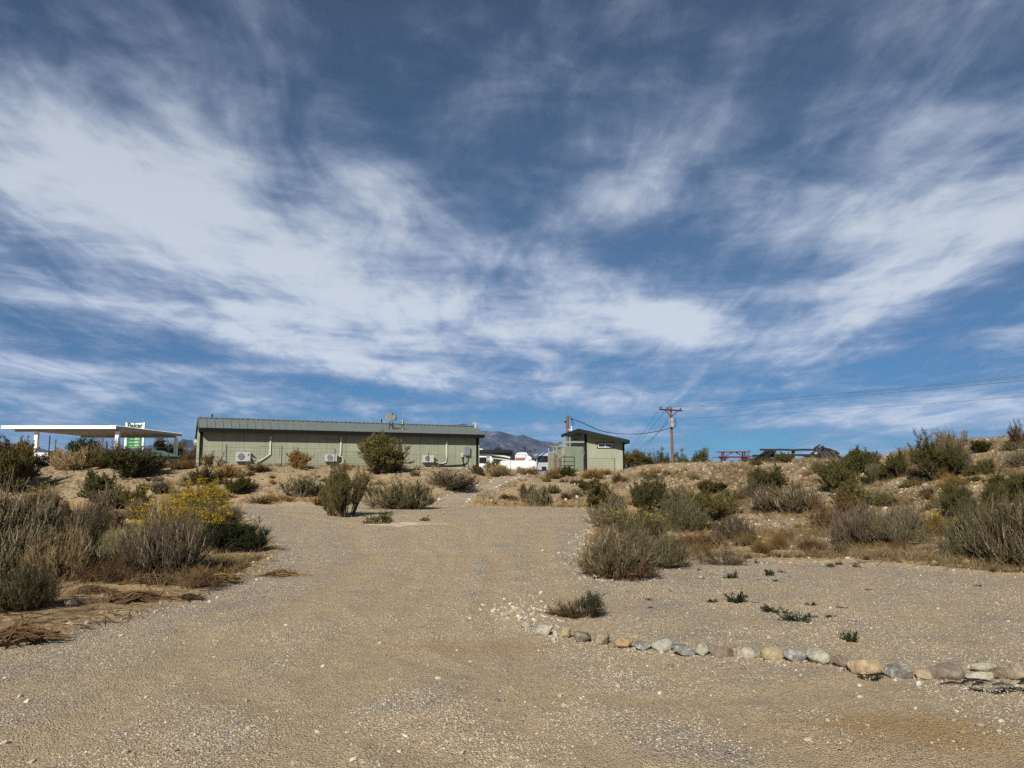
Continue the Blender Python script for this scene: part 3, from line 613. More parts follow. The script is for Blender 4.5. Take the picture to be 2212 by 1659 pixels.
def plant(kind, pal, px, py, w, h, label, group=None, Y=None, rz=None, depth=1.0, lean=0.0, name=None, cat=None):
    """w,h = size in photo units; Y = distance when the foot is hidden behind the bank"""
    if Y is None: p = gpoint(px, py)
    else: p = at(px, py, Y)
    d = p.y * 1.0; W = w * d / FP; Hh = h * d / FP
    if group in ('shrubs at the foot of the right-hand bank', 'shrubs on the right-hand bank') and w > 40: W *= 0.97
    z = Hs(p.x, p.y) - 0.02
    lod = 0 if d < 17 else (1 if d < 30 else 2)
    if w * h > 6000: lod = max(0, lod - 1)
    k = (kind, pal, lod); _cnt[k] = _cnt.get(k, 0) + 1; seed = _cnt[k] % (3 if lod < 2 else 2)
    data = proto(kind, pal, lod, seed)
    if rz is None: rz = random.uniform(0, 6.28)
    sc = (W, W * depth, Hh) if kind not in ('heap',) else (W, W * 0.8, max(Hh, 0.16 * W) * 6)
    parts = list(data.items()); nm = name or NAMES[kind]
    if len(parts) == 1:
        o = obj(nm, parts[0][1], None, (p.x, p.y, z), rz); o.scale = sc
    else:
        o = empty(nm, (p.x, p.y, z), rz); o.scale = sc
        for pn, me in parts: obj(pn, me, o)
    o.rotation_euler = (random.uniform(-0.06, 0.06), lean, rz)
    tag(o, label, cat or CATS[kind], group)
    return o

GL = 'shrubs on the flat left of the driveway'; GB = 'shrubs on the bank below the long building'; GR = 'shrubs at the foot of the right-hand bank'; GT = 'shrubs on the right-hand bank'; GC = 'shrubs along the top of the left bank'
# --- left flat
plant('fringe', 'grey', -4, 1266, 215, 196, 'very large pale grey brush shrub cut by the left edge of the picture', GL)
plant('brush', 'greyg', 40, 1330, 120, 98, 'grey-green sagebrush nearest the camera on the left, above the rust-brown twigs', GL)
plant('brush', 'tan', 113, 1270, 112, 108, 'bushy tan-grey shrub just right of the very large shrub at the left edge', GL)
plant('brush', 'grey', 182, 1190, 92, 112, 'upright pale grey shrub standing behind the low grey-green shrubs, left of the bare sandy gap', GL)
plant('brush', 'greyg', 215, 1240, 60, 72, 'small blue-grey shrub between the tan-grey shrub and the broad brown-grey one', GL)
plant('brush', 'greyg', 252, 1248, 90, 86, 'blue-grey sagebrush touching the left side of the big brown-grey shrub', GL)
plant('brush', 'plum', 350, 1256, 146, 134, 'big brown-grey shrub with dark fine stems in front of the yellow blossom', GL)
plant('bloom', 'yel', 402, 1190, 172, 124, 'shrub with the brightest mound of golden yellow flowers, beside the driveway', GL)
plant('bloom', 'yel', 430, 1118, 128, 74, 'yellow-flowering shrub further back, behind the brightest yellow one', GL)
plant('dry', 'tan', 470, 1150, 90, 62, 'leafless straw-coloured bush leaning out to the right of the yellow flowers', GL)
plant('leafy', 'dark', 492, 1194, 96, 78, 'dark green leafy shrub at the driveway edge below the yellow flowers', GL)
plant('leafy', 'dark', 541, 1193, 66, 54, 'low dark green shrub with long sprays, reaching furthest onto the gravel', GL)
plant('leafy', 'green', 205, 1088, 78, 62, 'fresh green leafy shrub at the foot of the left stony slope', GL)
plant('brush', 'khaki', 248, 1104, 75, 52, 'rounded olive shrub right of the fresh green leafy one', GL)
plant('tips', 'olive', 288, 1106, 62, 54, 'green shrub with yellow tints on its right side, beside the rounded olive shrub', GL)
plant('brush', 'plum', 343, 1070, 46, 28, 'small dark grey rounded shrub behind the yellow flowers', GL)
plant('tips', 'brown', 98, 1120, 108, 68, 'rusty brown shrub tipped with yellow behind the big pale shrub at left', GL)
plant('leafy', 'olive', 133, 1150, 72, 48, 'olive leafy shrub in front of the rusty brown one', GL)
plant('sparse', 'tan', 247, 1152, 50, 52, 'thin see-through tan weed in the sandy gap among the left shrubs', GL)
plant('brush', 'tan', 302, 1122, 62, 42, 'straw-grey low shrub left of the brightest yellow flowers', GL)
plant('leafy', 'olive', 14, 1070, 90, 112, 'tall dark olive bush at the left edge below the canopy', GC)
plant('leafy', 'ochre', 30, 1020, 60, 62, 'rounded tan-olive bush on the crest at the far left', GC)
plant('leafy', 'green', 286, 1032, 98, 62, 'large dark bush on the bank in front of the small green-roofed house', GC)
plant('dry', 'tan', 152, 1018, 66, 50, 'dry grey-tan bush on the crest left of the bare tree', GC)
plant('leafy', 'ochre', 122, 1008, 40, 30, 'ochre bush just right of the fuel pump', GC)
plant('grass', 'ochre', 92, 1008, 40, 24, 'low ochre tussock at the foot of the front left canopy column', GC)
plant('leafy', 'olive', 185, 1010, 56, 32, 'olive bush on the crest under the middle of the canopy', GC)
plant('leafy', 'olive', 228, 1012, 62, 36, 'olive bush touching the foot of the middle canopy column', GC)
plant('dry', 'tan', 346, 1010, 44, 22, 'straw-coloured tuft before the wall of the small house', GC)
plant('dry', 'ochre', 391, 1012, 50, 24, 'ochre dry bush left of the long building', GC)
plant('sparse', 'tan', 458, 1010, 40, 34, 'thin tan bush with see-through twigs against the left end of the long wall', GC)
plant('dry', 'ochre', 492, 1032, 52, 28, 'brown dry bush below the leftmost air conditioner', GB)
plant('leafy', 'olive', 446, 1052, 50, 35, 'olive bush above the yellow-flowering shrubs', GB)
plant('leafy', 'green', 516, 1066, 44, 36, 'small green bush on the bank left of the driveway bend', GB)
plant('dry', 'tan', 404, 1052, 42, 26, 'small tan dry bush left of the olive one above the yellow flowers', GB)
plant('dry', 'brown', 560, 1020, 46, 18, 'low brown dry plant between the first two fence posts by the wall', GB)
plant('leafy', 'ochre', 648, 1015, 42, 38, 'cone-shaped golden-brown bush against the long wall', GB)
plant('leafy', 'olive', 833, 1021, 104, 79, 'largest bush against the long wall, between the second and third air conditioner', GB)
plant('dry', 'plum', 838, 1022, 56, 34, 'grey twiggy thicket at the foot of the largest wall bush', GB)
plant('leafy', 'olive', 755, 1115, 76, 108, 'tall green shrub standing alone on the gravel in the middle', GB)
plant('leafy', 'olive', 718, 1113, 52, 86, 'narrow left part-bush growing against the tall green shrub on the gravel', GB)
plant('brush', 'greyg', 658, 1076, 68, 38, 'grey-olive shrub behind and left of the tall shrub on the gravel', GB)
plant('fringe', 'greyg', 866, 1099, 110, 58, 'broad grey-green shrub right of the tall shrub, where the path starts', GB)
plant('weed', 'green', 815, 1132, 48, 30, 'straggly green weeds growing on the gravel right of the tall shrub', 'weeds in the middle of the driveway')
plant('weed', 'olive', 840, 1126, 30, 16, 'low olive weed between the straggly weeds and the pale patch', 'weeds in the middle of the driveway')
plant('weed', 'green', 918, 1124, 22, 13, 'small lone green weed below the start of the path', 'weeds in the middle of the driveway')
plant('dry', 'plum', 975, 1056, 92, 36, 'wide dark grey-brown dry bush left of the gravel path', GB)
plant('leafy', 'olive', 897, 1031, 16, 10, 'tiny olive bush below the third air conditioner', GB)
plant('grass', 'ochre', 598, 1085, 60, 22, 'dry golden grass clump at the far edge of the driveway, left part', 'golden grass clumps')
plant('grass', 'ochre', 690, 1090, 52, 20, 'dry golden grass clump left of the tall shrub', 'golden grass clumps')
plant('grass', 'tan', 560, 1090, 52, 20, 'pale dry grass clump at the left end of the far driveway edge', 'golden grass clumps')
# --- between path and right bank
plant('leafy', 'olive', 1034, 1028, 28, 20, 'small olive bush at the right corner of the long building', GB)
plant('dry', 'tan', 1080, 1029, 52, 26, 'tan weeds in front of the white tank, left part', GB)
plant('sparse', 'olive', 1062, 1024, 30, 28, 'leafy stalks rising in front of the left end of the white tank', GB)
plant('dry', 'tan', 1137, 1025, 44, 20, 'tan weeds in front of the right end of the white tank', GB)
plant('dry', 'ochre', 1197, 1035, 32, 26, 'rusty brown bush below the first knobbly log post', GR)
plant('leafy', 'green', 1224, 1030, 32, 22, 'green bush at the foot of the tube gate', GR)
plant('dry', 'ochre', 1277, 1035, 46, 20, 'tan bush in front of the corner of the shed', GR)
plant('dry', 'ochre', 1308, 1026, 22, 12, 'small ochre tuft in front of the shed wall below the window', GR)
plant('brush', 'khaki', 1143, 1077, 38, 30, 'small grey-green shrub right of the path, left of a matching larger one', GR)
plant('brush', 'greyg', 1167, 1094, 46, 44, 'grey-green shrub with brown base right of the path', GR)
plant('brush', 'khaki', 1196, 1068, 32, 20, 'little olive shrub above and right of the pair by the path', GR)
plant('dry', 'brown', 1220, 1083, 26, 18, 'small brown dry bush above the white rocks', GR)
plant('dry', 'plum', 1245, 1079, 28, 13, 'low grey bush right of the small brown one', GR)
plant('leafy', 'green', 1273, 1061, 46, 25, 'flat dark green bush on the slope below the shed', GR)
plant('leafy', 'olive', 1302, 1106, 80, 56, 'rounded olive bush at the upper right end of the driveway', GR)
plant('brush', 'grey', 1318, 1145, 76, 66, 'grey upright shrub at the right edge of the driveway', GR)
plant('tips', 'khaki', 1372, 1172, 112, 68, 'yellow-tipped green shrub behind the big dark fringed shrub', GR)
plant('fringe', 'khaki', 1332, 1242, 182, 96, 'biggest dark fringed shrub at the corner of the parking pad', GR, depth=0.8)
plant('fringe', 'greyg', 1405, 1226, 118, 76, 'right half of the dark fringed clump at the pad corner', GR)
plant('snag', 'brown', 1345, 1248, 130, 44, 'brown dry skirt of stems under the biggest fringed shrub', GR)
plant('leafy', 'green', 1402, 1110, 84, 70, 'green leafy bush behind the yellow-tipped shrub', GR)
plant('fringe', 'greyg', 1482, 1146, 110, 58, 'grey-olive fringed shrub in the middle of the right thicket', GR)
plant('leafy', 'olive', 1543, 1068, 56, 28, 'olive bush high on the slope, middle of the right thicket', GR)
plant('leafy', 'olive', 1556, 1124, 115, 62, 'wide olive bush right of the grey-olive fringed shrub', GR)
plant('fringe', 'khaki', 1465, 1100, 80, 48, 'olive shrub behind the grey-olive fringed shrub', GR)
plant('fringe', 'plum', 1592, 1168, 66, 48, 'brown-grey shrub with golden grass at its foot', GR)
plant('dry', 'plum', 1625, 1075, 62, 40, 'dark tangled dry bush on the slope below the picnic table', GT)
plant('leafy', 'green', 1650, 1064, 70, 52, 'dark green bush above the dark tangled one', GT)
plant('brush', 'plum', 1668, 1108, 72, 52, 'grey-brown left half of a pair of shrubs on the lower slope', GT)
plant('brush', 'khaki', 1718, 1110, 88, 58, 'olive right half of a pair of shrubs on the lower slope', GT)
plant('dry', 'brown', 1500, 1186, 112, 32, 'low brown dead bush lying wide between the thicket and the pad', GR)
plant('snag', 'plum', 1560, 1220, 80, 46, 'dead twiggy bush at the far edge of the parking pad', GR)
plant('grass', 'ochre', 1612, 1172, 44, 28, 'golden grass at the foot of the brown-grey shrub', 'golden grass clumps')
plant('grass', 'ochre', 1648, 1204, 54, 32, 'golden grass clump near the far edge of the pad', 'golden grass clumps')
plant('grass', 'ochre', 1466, 1150, 50, 26, 'golden grass under the grey-olive fringed shrub', 'golden grass clumps')
# --- right bank
plant('leafy', 'green', 1812, 1064, 76, 64, 'green bush on the slope, lower of two stepped ones right of the ruin', GT)
plant('leafy', 'green', 1850, 1028, 66, 56, 'green bush on the crest, upper of two stepped ones right of the ruin', GT)
plant('leafy', 'olive', 1876, 1016, 40, 36, 'olive bush against the right side of the upper stepped bush', GT)
plant('dry', 'olive', 1772, 1026, 30, 26, 'dry olive bush below the right end of the ruin', GT)
plant('snag', 'brown', 1800, 1140, 92, 72, 'dark brown tangle at the foot of the right bank, left of the broad grey shrub', GT)
plant('leafy', 'olive', 1838, 1108, 90, 60, 'olive bush above the broad grey shrub on the right', GT)
plant('fringe', 'plum', 1858, 1176, 112, 80, 'broad grey shrub with golden grass below, left half', GT)
plant('fringe', 'grey', 1932, 1174, 112, 80, 'broad grey shrub with golden grass below, right half', GT)
plant('tips', 'ochre', 2001, 1156, 64, 56, 'tan-olive bush by the rocky gully, right of the broad grey shrub', GT)
plant('leafy', 'green', 1938, 1036, 52, 54, 'green bush with a dry tip, left of the largest crest bush', GT)
plant('dry', 'tan', 1962, 1012, 34, 40, 'pale dry stems beside the green bush left of the largest crest bush', GT)
plant('leafy', 'green', 2030, 1044, 98, 90, 'largest green bush on the crest at right, standing against the sky', GT)
plant('dry', 'plum', 2066, 1030, 58, 84, 'grey leafless right side of the largest crest bush', GT)
plant('sparse', 'tan', 2052, 985, 60, 52, 'dry stalks sticking up behind the top of the largest crest bush', GT)
plant('leafy', 'green', 2120, 978, 44, 26, 'bright green low bush on the right crest', GT)
plant('dry', 'grey', 2196, 972, 64, 30, 'grey leafless bush on the crest at the right edge', GT)
plant('sparse', 'brown', 2205, 975, 36, 62, 'tall leggy sprig with few leaves rising above the crest at the right edge', GT)
plant('dry', 'grey', 2208, 1014, 60, 42, 'grey dry bush at the right edge below the crest', GT)
plant('leafy', 'dark', 1876, 1050, 22, 22, 'small dark bush on the slope beneath the stepped pair', GT)
plant('brush', 'greyg', 1896, 1095, 48, 36, 'blue-green bush on the slope above the broad grey shrub', GT)
plant('leafy', 'green', 2098, 1116, 100, 72, 'dark green twiggy bush left of the big shrubs at the right edge', GT)
plant('leafy', 'green', 2192, 1084, 96, 64, 'green bush above the big shrubs at the right edge', GT)
plant('fringe', 'greyg', 2118, 1206, 140, 118, 'big olive-grey fringed shrub, left one of the right-edge clump', GT, depth=0.85)
plant('fringe', 'khaki', 2205, 1222, 185, 140, 'big dark olive fringed shrub cut by the right edge', GT)
plant('snag', 'tan', 2165, 1222, 70, 42, 'pale crooked dead twigs at the foot of the big right-edge shrubs', GT)
plant('dry', 'ochre', 2060, 1058, 58, 26, 'dry tan-green tufts below the largest crest bush', GT)
plant('dry', 'olive', 2127, 1028, 26, 22, 'small olive dry bush right of the largest crest bush', GT)
plant('dry', 'olive', 1971, 1054, 26, 26, 'small dry bush between the stepped pair and the largest crest bush', GT)
plant('dry', 'brown', 2005, 1086, 22, 20, 'small brown plant above the rocky gully', GT)
plant('leafy', 'olive', 1693, 1004, 28, 22, 'round olive bush in front of the ruin', GT)
plant('dry', 'olive', 1664, 1000, 22, 12, 'low olive tuft left of the round bush by the ruin', GT)
plant('dry', 'olive', 1633, 1010, 24, 15, 'low tuft on the crest below the left end of the ruin', GT)
plant('grass', 'ochre', 1900, 1182, 70, 22, 'golden grass along the foot of the broad grey shrub', 'golden grass clumps')
plant('grass', 'ochre', 1460, 1028, 14, 12, 'lone olive-gold tuft on the bare slope right of the shed', 'golden grass clumps')
for i, (a, b, c, d) in enumerate([(1392, 1030, 18, 12), (1350, 1040, 16, 12), (1335, 1043, 24, 22), (1478, 1020, 16, 14), (1440, 1030, 18, 15), (1500, 1042, 20, 14), (1520, 1055, 14, 12), (1722, 1060, 18, 14), (1750, 1085, 20, 16), (1780, 1050, 14, 12),
                                  (1240, 1045, 20, 12), (1180, 1042, 18, 12), (1120, 1062, 14, 8), (1095, 1078, 26, 12), (620, 1062, 22, 14), (590, 1045, 18, 12), (700, 1040, 16, 9), (740, 1030, 18, 8), (920, 1060, 16, 10), (540, 1030, 20, 10),
                                  (110, 1050, 22, 12), (60, 1040, 20, 10), (340, 1040, 20, 12), (2150, 1050, 20, 14), (1930, 1070, 18, 12), (2040, 1100, 20, 14), (1960, 1110, 16, 12)]):
    plant('dry' if i % 3 else 'grass', ['ochre', 'brown', 'olive'][i % 3], a, b, c, d, 'small dry tuft on the stony bank', 'small dry tufts scattered over the bank')
# scattered small plants that fill the bank between the named ones
n_ = 0
while n_ < 125:
    a, b = random.uniform(-20, 2230), random.uniform(1008, 1210)
    p = gpoint(a, b); sx_ = p.x / p.y; f_ = float(np.interp(sx_, T_S, T_DF)); c_ = float(np.interp(sx_, T_S, T_DC))
    if float(gravel_d([p.x], [p.y])[0]) > -0.35 or not (f_ - 7 < p.y < c_) or (a < 560 and b > 1110): continue
    w_ = random.uniform(0.22, 0.62) * FP / p.y; n_ += 1; kd = random.choice(['dry', 'dry', 'sparse', 'brush', 'leafy', 'grass'])
    plant(kd, {'dry': random.choice(['ochre', 'brown', 'tan']), 'sparse': 'olive', 'brush': 'greyg', 'leafy': 'olive', 'grass': 'ochre'}[kd], a, b, w_, w_ * random.uniform(.4, .8),
          {'dry': 'small dry brown plant scattered on the bank', 'sparse': 'small twiggy olive plant scattered on the bank', 'brush': 'small grey-green brush plant scattered on the bank', 'leafy': 'small olive leafy plant scattered on the bank', 'grass': 'small ochre grass tussock scattered on the bank'}[kd], 'small %s plants scattered on the bank' % kd)
# --- dead branches
plant('heap', 'brown', 285, 1304, 150, 22, 'long heap of dead brown branches on the sand beside the driveway', rz=0.1)
plant('heap', 'brown', 195, 1290, 110, 20, 'paler tangle of dead branches left of the long brown heap', rz=-0.2)
plant('heap', 'ochre', 462, 1262, 125, 26, 'rust-brown heap of dead stems where the sand meets the driveway, below the big brown-grey shrub', rz=-0.25)
plant('heap', 'brown', 40, 1392, 150, 34, 'dark rust-brown twig heap in the lower left corner', rz=0.1)
plant('heap', 'brown', 404, 1298, 60, 14, 'small rust-brown twig heap at the gravel edge right of the long heap', rz=0.5)
plant('heap', 'ochre', 605, 1244, 92, 9, 'thin strip of brown bark and stems lying on the driveway', rz=0.05)
plant('snag', 'brown', 1218, 1324, 84, 32, 'pile of cut brown stems beside the small dark green plant', rz=0.1, name='dead_branches', cat='dead branches')
plant('heap', 'brown', 330, 1270, 130, 22, 'dead roots and twigs under the big brown-grey shrub', rz=0.0)
plant('snag', 'brown', 225, 1272, 95, 56, 'leafless dark twiggy bush sprawling on the sand before the blue-grey sagebrush')
plant('snag', 'brown', 430, 1274, 96, 50, 'dead brown bush fallen over at the foot of the big brown-grey shrub')
plant('sparse', 'dark', 1262, 1329, 80, 60, 'small dark green leafy plant by the left end of the stone row', depth=0.9)
for i, (a, b, c) in enumerate([(1579, 1248, 26), (1589, 1300, 30), (1660, 1242, 22), (1716, 1342, 40), (1665, 1321, 26), (1837, 1385, 32), (1819, 1312, 14), (1756, 1333, 13), (1794, 1333, 16), (1844, 1343, 12), (1877, 1275, 10), (1751, 1307, 16),
                               (1402, 1295, 14), (1541, 1300, 16), (1448, 1278, 8), (1478, 1281, 8), (1516, 1251, 8), (1509, 1231, 9), (1705, 1245, 8), (1675, 1256, 10), (1640, 1253, 8), (1688, 1236, 12), (2112, 1268, 10), (1408, 1313, 10), (1880, 1460, 30), (1962, 1443, 12)]):
    plant('weed', 'dark', a, b, c * 1.3, c * (0.8 if c > 28 else 0.65), 'little dark green weed growing through the gravel of the parking pad' if b < 1400 else 'dark green weed at the foot of the stone row', 'little weeds on the parking pad' if b < 1400 else 'weeds at the stone row')
for i in range(34):
    a = 1480 + i * 22 + random.uniform(-12, 12)
    plant('weed' if i % 2 else 'dry', 'olive' if i % 3 else 'brown', a, 1206 + (a - 1480) * 0.045 + random.uniform(-14, 6), random.uniform(10, 22), random.uniform(7, 14), 'scrubby little weed along the far edge of the parking pad', 'weeds along the far edge of the pad')
# --- dry ground cover on the bank and the flats
def cover(n, r0, r1, dens, ln, cols, label, name):
    x, y = wedge(n, r0, r1, -41, 41, 0.8); g = gravel_d(x, y); k = (g < -0.25) & (RNG.random(n) < dens(x, y)); x, y = x[k], y[k]; m = len(x); q = 9
    X = np.repeat(x, q) + RNG.normal(0, 0.05, m * q); Y = np.repeat(y, q) + RNG.normal(0, 0.05, m * q); Z = H(X, Y); l = ln * RNG.uniform(0.4, 1.3, m * q) * np.repeat(RNG.uniform(0.5, 1.4, m), q)
    d = unit(np.stack([RNG.normal(0, 0.5, m * q), RNG.normal(0, 0.5, m * q), np.ones(m * q)], 1)) * l[:, None]
    b = np.stack([X, Y, Z - 0.01], 1); t = np.linspace(0, 1, 3)[None, :, None]; P = b[:, None] + d[:, None] * t; P[:, 2, :2] += d[:, :2] * 0.4
    w = 0.0016 + 0.00013 * Y; r = np.stack([w, w * 0.8, w * 0.3], 1); c = np.repeat(np.array(cols)[RNG.integers(0, len(cols), m)], q, 0) * RNG.uniform(0.7, 1.25, (m * q, 1))
    tag(obj(name, me_of(name, [tubes(P, r, c)], M['leaf'])), label, 'dry grass', kind='stuff')
def dn(x, y):
    s = x / y; df = np.interp(s, T_S, T_DF); dc = np.interp(s, T_S, T_DC)
    return np.clip((fbm(x / 1.8, y / 1.8, 4, 55) * 2.8 + 0.26), 0.02, 0.9) * sstep(8, 12, y) * (1 - 0.6 * sstep(dc - 6, dc, y)) * (y < dc + 5)
cover(85000, 9, 52, dn, 0.17, [(0.27, 0.185, 0.09), (0.21, 0.14, 0.07), (0.34, 0.25, 0.13), (0.17, 0.11, 0.055), (0.15, 0.125, 0.055)], 'short dry golden-brown grass and litter covering the earth off the gravel', 'dry_grass')
def dn2(x, y):
    s = x / y; return ((np.abs(y - np.interp(s, T_S, T_DF) + 0.2) < 1.6) & (s < 0.12)) * np.clip(fbm(x / 1.2, y / 1.2, 3, 91) * 2 + 0.65, 0, 1)
cover(9000, 30, 40, dn2, 0.22, [(0.44, 0.31, 0.15), (0.34, 0.23, 0.11), (0.48, 0.36, 0.20)], 'taller golden grass fringe at the foot of the bank behind the driveway', 'golden_grass')

# twigs and bark scraps lying on the sand left of the driveway and below the right thicket
def litter(n, x0, x1, y0, y1, label):
    P = []
    pts = [gpoint(random.uniform(x0, x1), random.uniform(y0, y1)) for _ in range(n)]; x = np.array([p.x for p in pts]); y = np.array([p.y for p in pts]); k = gravel_d(x, y) < 0.05; x, y = x[k], y[k]; m = len(x)
    a = RNG.normal(0.2, 0.9, m); l = 0.04 + 0.2 * RNG.random(m) ** 2; t = np.linspace(-1, 1, 4)[None]
    X = x[:, None] + np.cos(a)[:, None] * l[:, None] * t + RNG.normal(0, .008, (m, 4)); Y = y[:, None] + np.sin(a)[:, None] * l[:, None] * t + RNG.normal(0, .008, (m, 4)); Z = H(X.ravel(), Y.ravel()).reshape(m, 4) + 0.006 + 0.015 * RNG.random((m, 4))
    r = np.array([[.0045, .005, .004, .002]]) * RNG.uniform(.4, 1.3, (m, 1)); c = np.array([(0.10, 0.055, 0.03), (0.15, 0.09, 0.045), (0.055, 0.035, 0.022), (0.23, 0.17, 0.10)])[RNG.integers(0, 4, m)]
    tag(obj('twig_litter', me_of('twig_litter', [tubes(np.stack([X, Y, Z], -1), r, c)], M['stem'])), label, 'twigs', kind='stuff')
litter(1500, -10, 640, 1175, 1420, 'dead twigs and bark scraps littering the sand left of the driveway')
litter(1000, 1420, 2230, 1130, 1235, 'dead twigs littering the flat ground before the right-hand bank')
# ------------------------------------------------------------------ stone row
def stone_mat(name, c0, c1, scale=9.0, vein=None):
    m, t, out = nt(name); d = N(t, 'ShaderNodeBsdfPrincipled'); d.inputs['Roughness'].default_value = 0.8; d.inputs['Specular IOR Level'].default_value = 0.25
    tc = N(t, 'ShaderNodeTexCoord'); P = tc.outputs['Object']
    n = N(t, 'ShaderNodeTexNoise', i_Scale=scale, i_Detail=8.0, i_Roughness=0.65, i_Distortion=0.6); L(t, P, n.inputs['Vector'])
    r = ramp(t, [(0.3, tuple(a * .72 for a in c0)), (0.5, tuple((a + b) * .47 for a, b in zip(c0, c1))), (0.72, tuple(b * .97 for b in c1))]); L(t, n.outputs[0], r.inputs[0])
    n2 = N(t, 'ShaderNodeTexNoise', i_Scale=120.0, i_Detail=4.0); L(t, P, n2.inputs['Vector']); r2 = ramp(t, [(0.3, 0.8), (0.7, 1.1)]); L(t, n2.outputs[0], r2.inputs[0])
    c = mixc(t, 1.0, r.outputs[0], r2.outputs[0], 'MULTIPLY')
    w = N(t, 'ShaderNodeTexNoise', i_Scale=4.0, i_Detail=5.0, i_Distortion=1.6); L(t, P, w.inputs['Vector'])
    rv = ramp(t, [(0.485, 0.0), (0.5, 1.0), (0.515, 0.0)]); L(t, w.outputs[0], rv.inputs[0])
    vf = N(t, 'ShaderNodeMath', operation='MULTIPLY', i_1=0.8 if vein else 0.35); L(t, rv.outputs[0], vf.inputs[0])
    c = mixc(t, vf.outputs[0], c, vein or tuple(x * 0.5 for x in c0)); L(t, c, d.inputs['Base Color'])
    bp = N(t, 'ShaderNodeBump', i_Strength=1.0, i_Distance=0.035); L(t, n.outputs[0], bp.inputs['Height']); L(t, bp.outputs[0], d.inputs['Normal'])
    L(t, d.outputs[0], out.inputs[0]); return m
SM = dict(
    pale=stone_mat('stone_pale', (0.27, 0.25, 0.20), (0.44, 0.41, 0.33)), cream=stone_mat('stone_cream', (0.36, 0.31, 0.23), (0.55, 0.50, 0.39)),
    yel=stone_mat('stone_yellowish', (0.28, 0.23, 0.12), (0.45, 0.38, 0.22)), brown=stone_mat('stone_brown', (0.15, 0.115, 0.08), (0.29, 0.22, 0.155)),
    tan=stone_mat('stone_tan', (0.25, 0.195, 0.135), (0.42, 0.34, 0.235)), ochre=stone_mat('stone_ochre', (0.25, 0.155, 0.075), (0.48, 0.34, 0.17)),
    dgrey=stone_mat('stone_dark_grey', (0.105, 0.10, 0.088), (0.27, 0.25, 0.21), vein=(0.4, 0.4, 0.38)), ggreen=stone_mat('stone_grey_green', (0.27, 0.255, 0.185), (0.48, 0.455, 0.34)),
    bgrey=stone_mat('stone_blue_grey', (0.16, 0.155, 0.14), (0.38, 0.365, 0.32), vein=(0.5, 0.5, 0.48)), orange=stone_mat('stone_orange_tan', (0.34, 0.24, 0.14), (0.52, 0.40, 0.25)),
    mauve=stone_mat('stone_grey_brown', (0.15, 0.12, 0.095), (0.31, 0.255, 0.195)), white=stone_mat('stone_white', (0.50, 0.48, 0.42), (0.72, 0.70, 0.63)))
ICO3 = ico(4); ICO2 = ico(2)
def stone_mesh(name, mat, seed, sx_, sy_, sz_, p=2.6, amp=0.16, base=None, slant=0.0):
    V = (base or ICO3)[0].copy(); Fc = (base or ICO3)[1]
    n = (np.abs(V) ** p).sum(1) ** (-1 / p); V = V * n[:, None]
    def n3(q, f, s): return (vnoise(q[:, 0] * f + 31.7 * s, q[:, 1] * f + q[:, 2] * f * 0.73 + 5, s) + vnoise(q[:, 1] * f + 11, q[:, 2] * f + 3 * s, s + 3) - 1)
    V = V * (1 + amp * n3(V, 1.1, seed)[:, None] + amp * 0.45 * n3(V, 2.6, seed + 40)[:, None] + amp * 0.16 * n3(V, 7, seed + 80)[:, None])
    # a few flattened faces, as on split cobbles
    r2 = np.random.default_rng(seed)
    for k in range(11):
        d = unit(r2.normal(size=3)); o = 0.66 + 0.12 * r2.random(); h = V @ d; m_ = h > o; V[m_] -= d[None] * ((h[m_] - o) * 0.85)[:, None]
    V = V * np.array([sx_, sy_, sz_]); V[:, 0] += V[:, 2] * slant
    return np_mesh(name, V, Fc, mat, smooth=True)
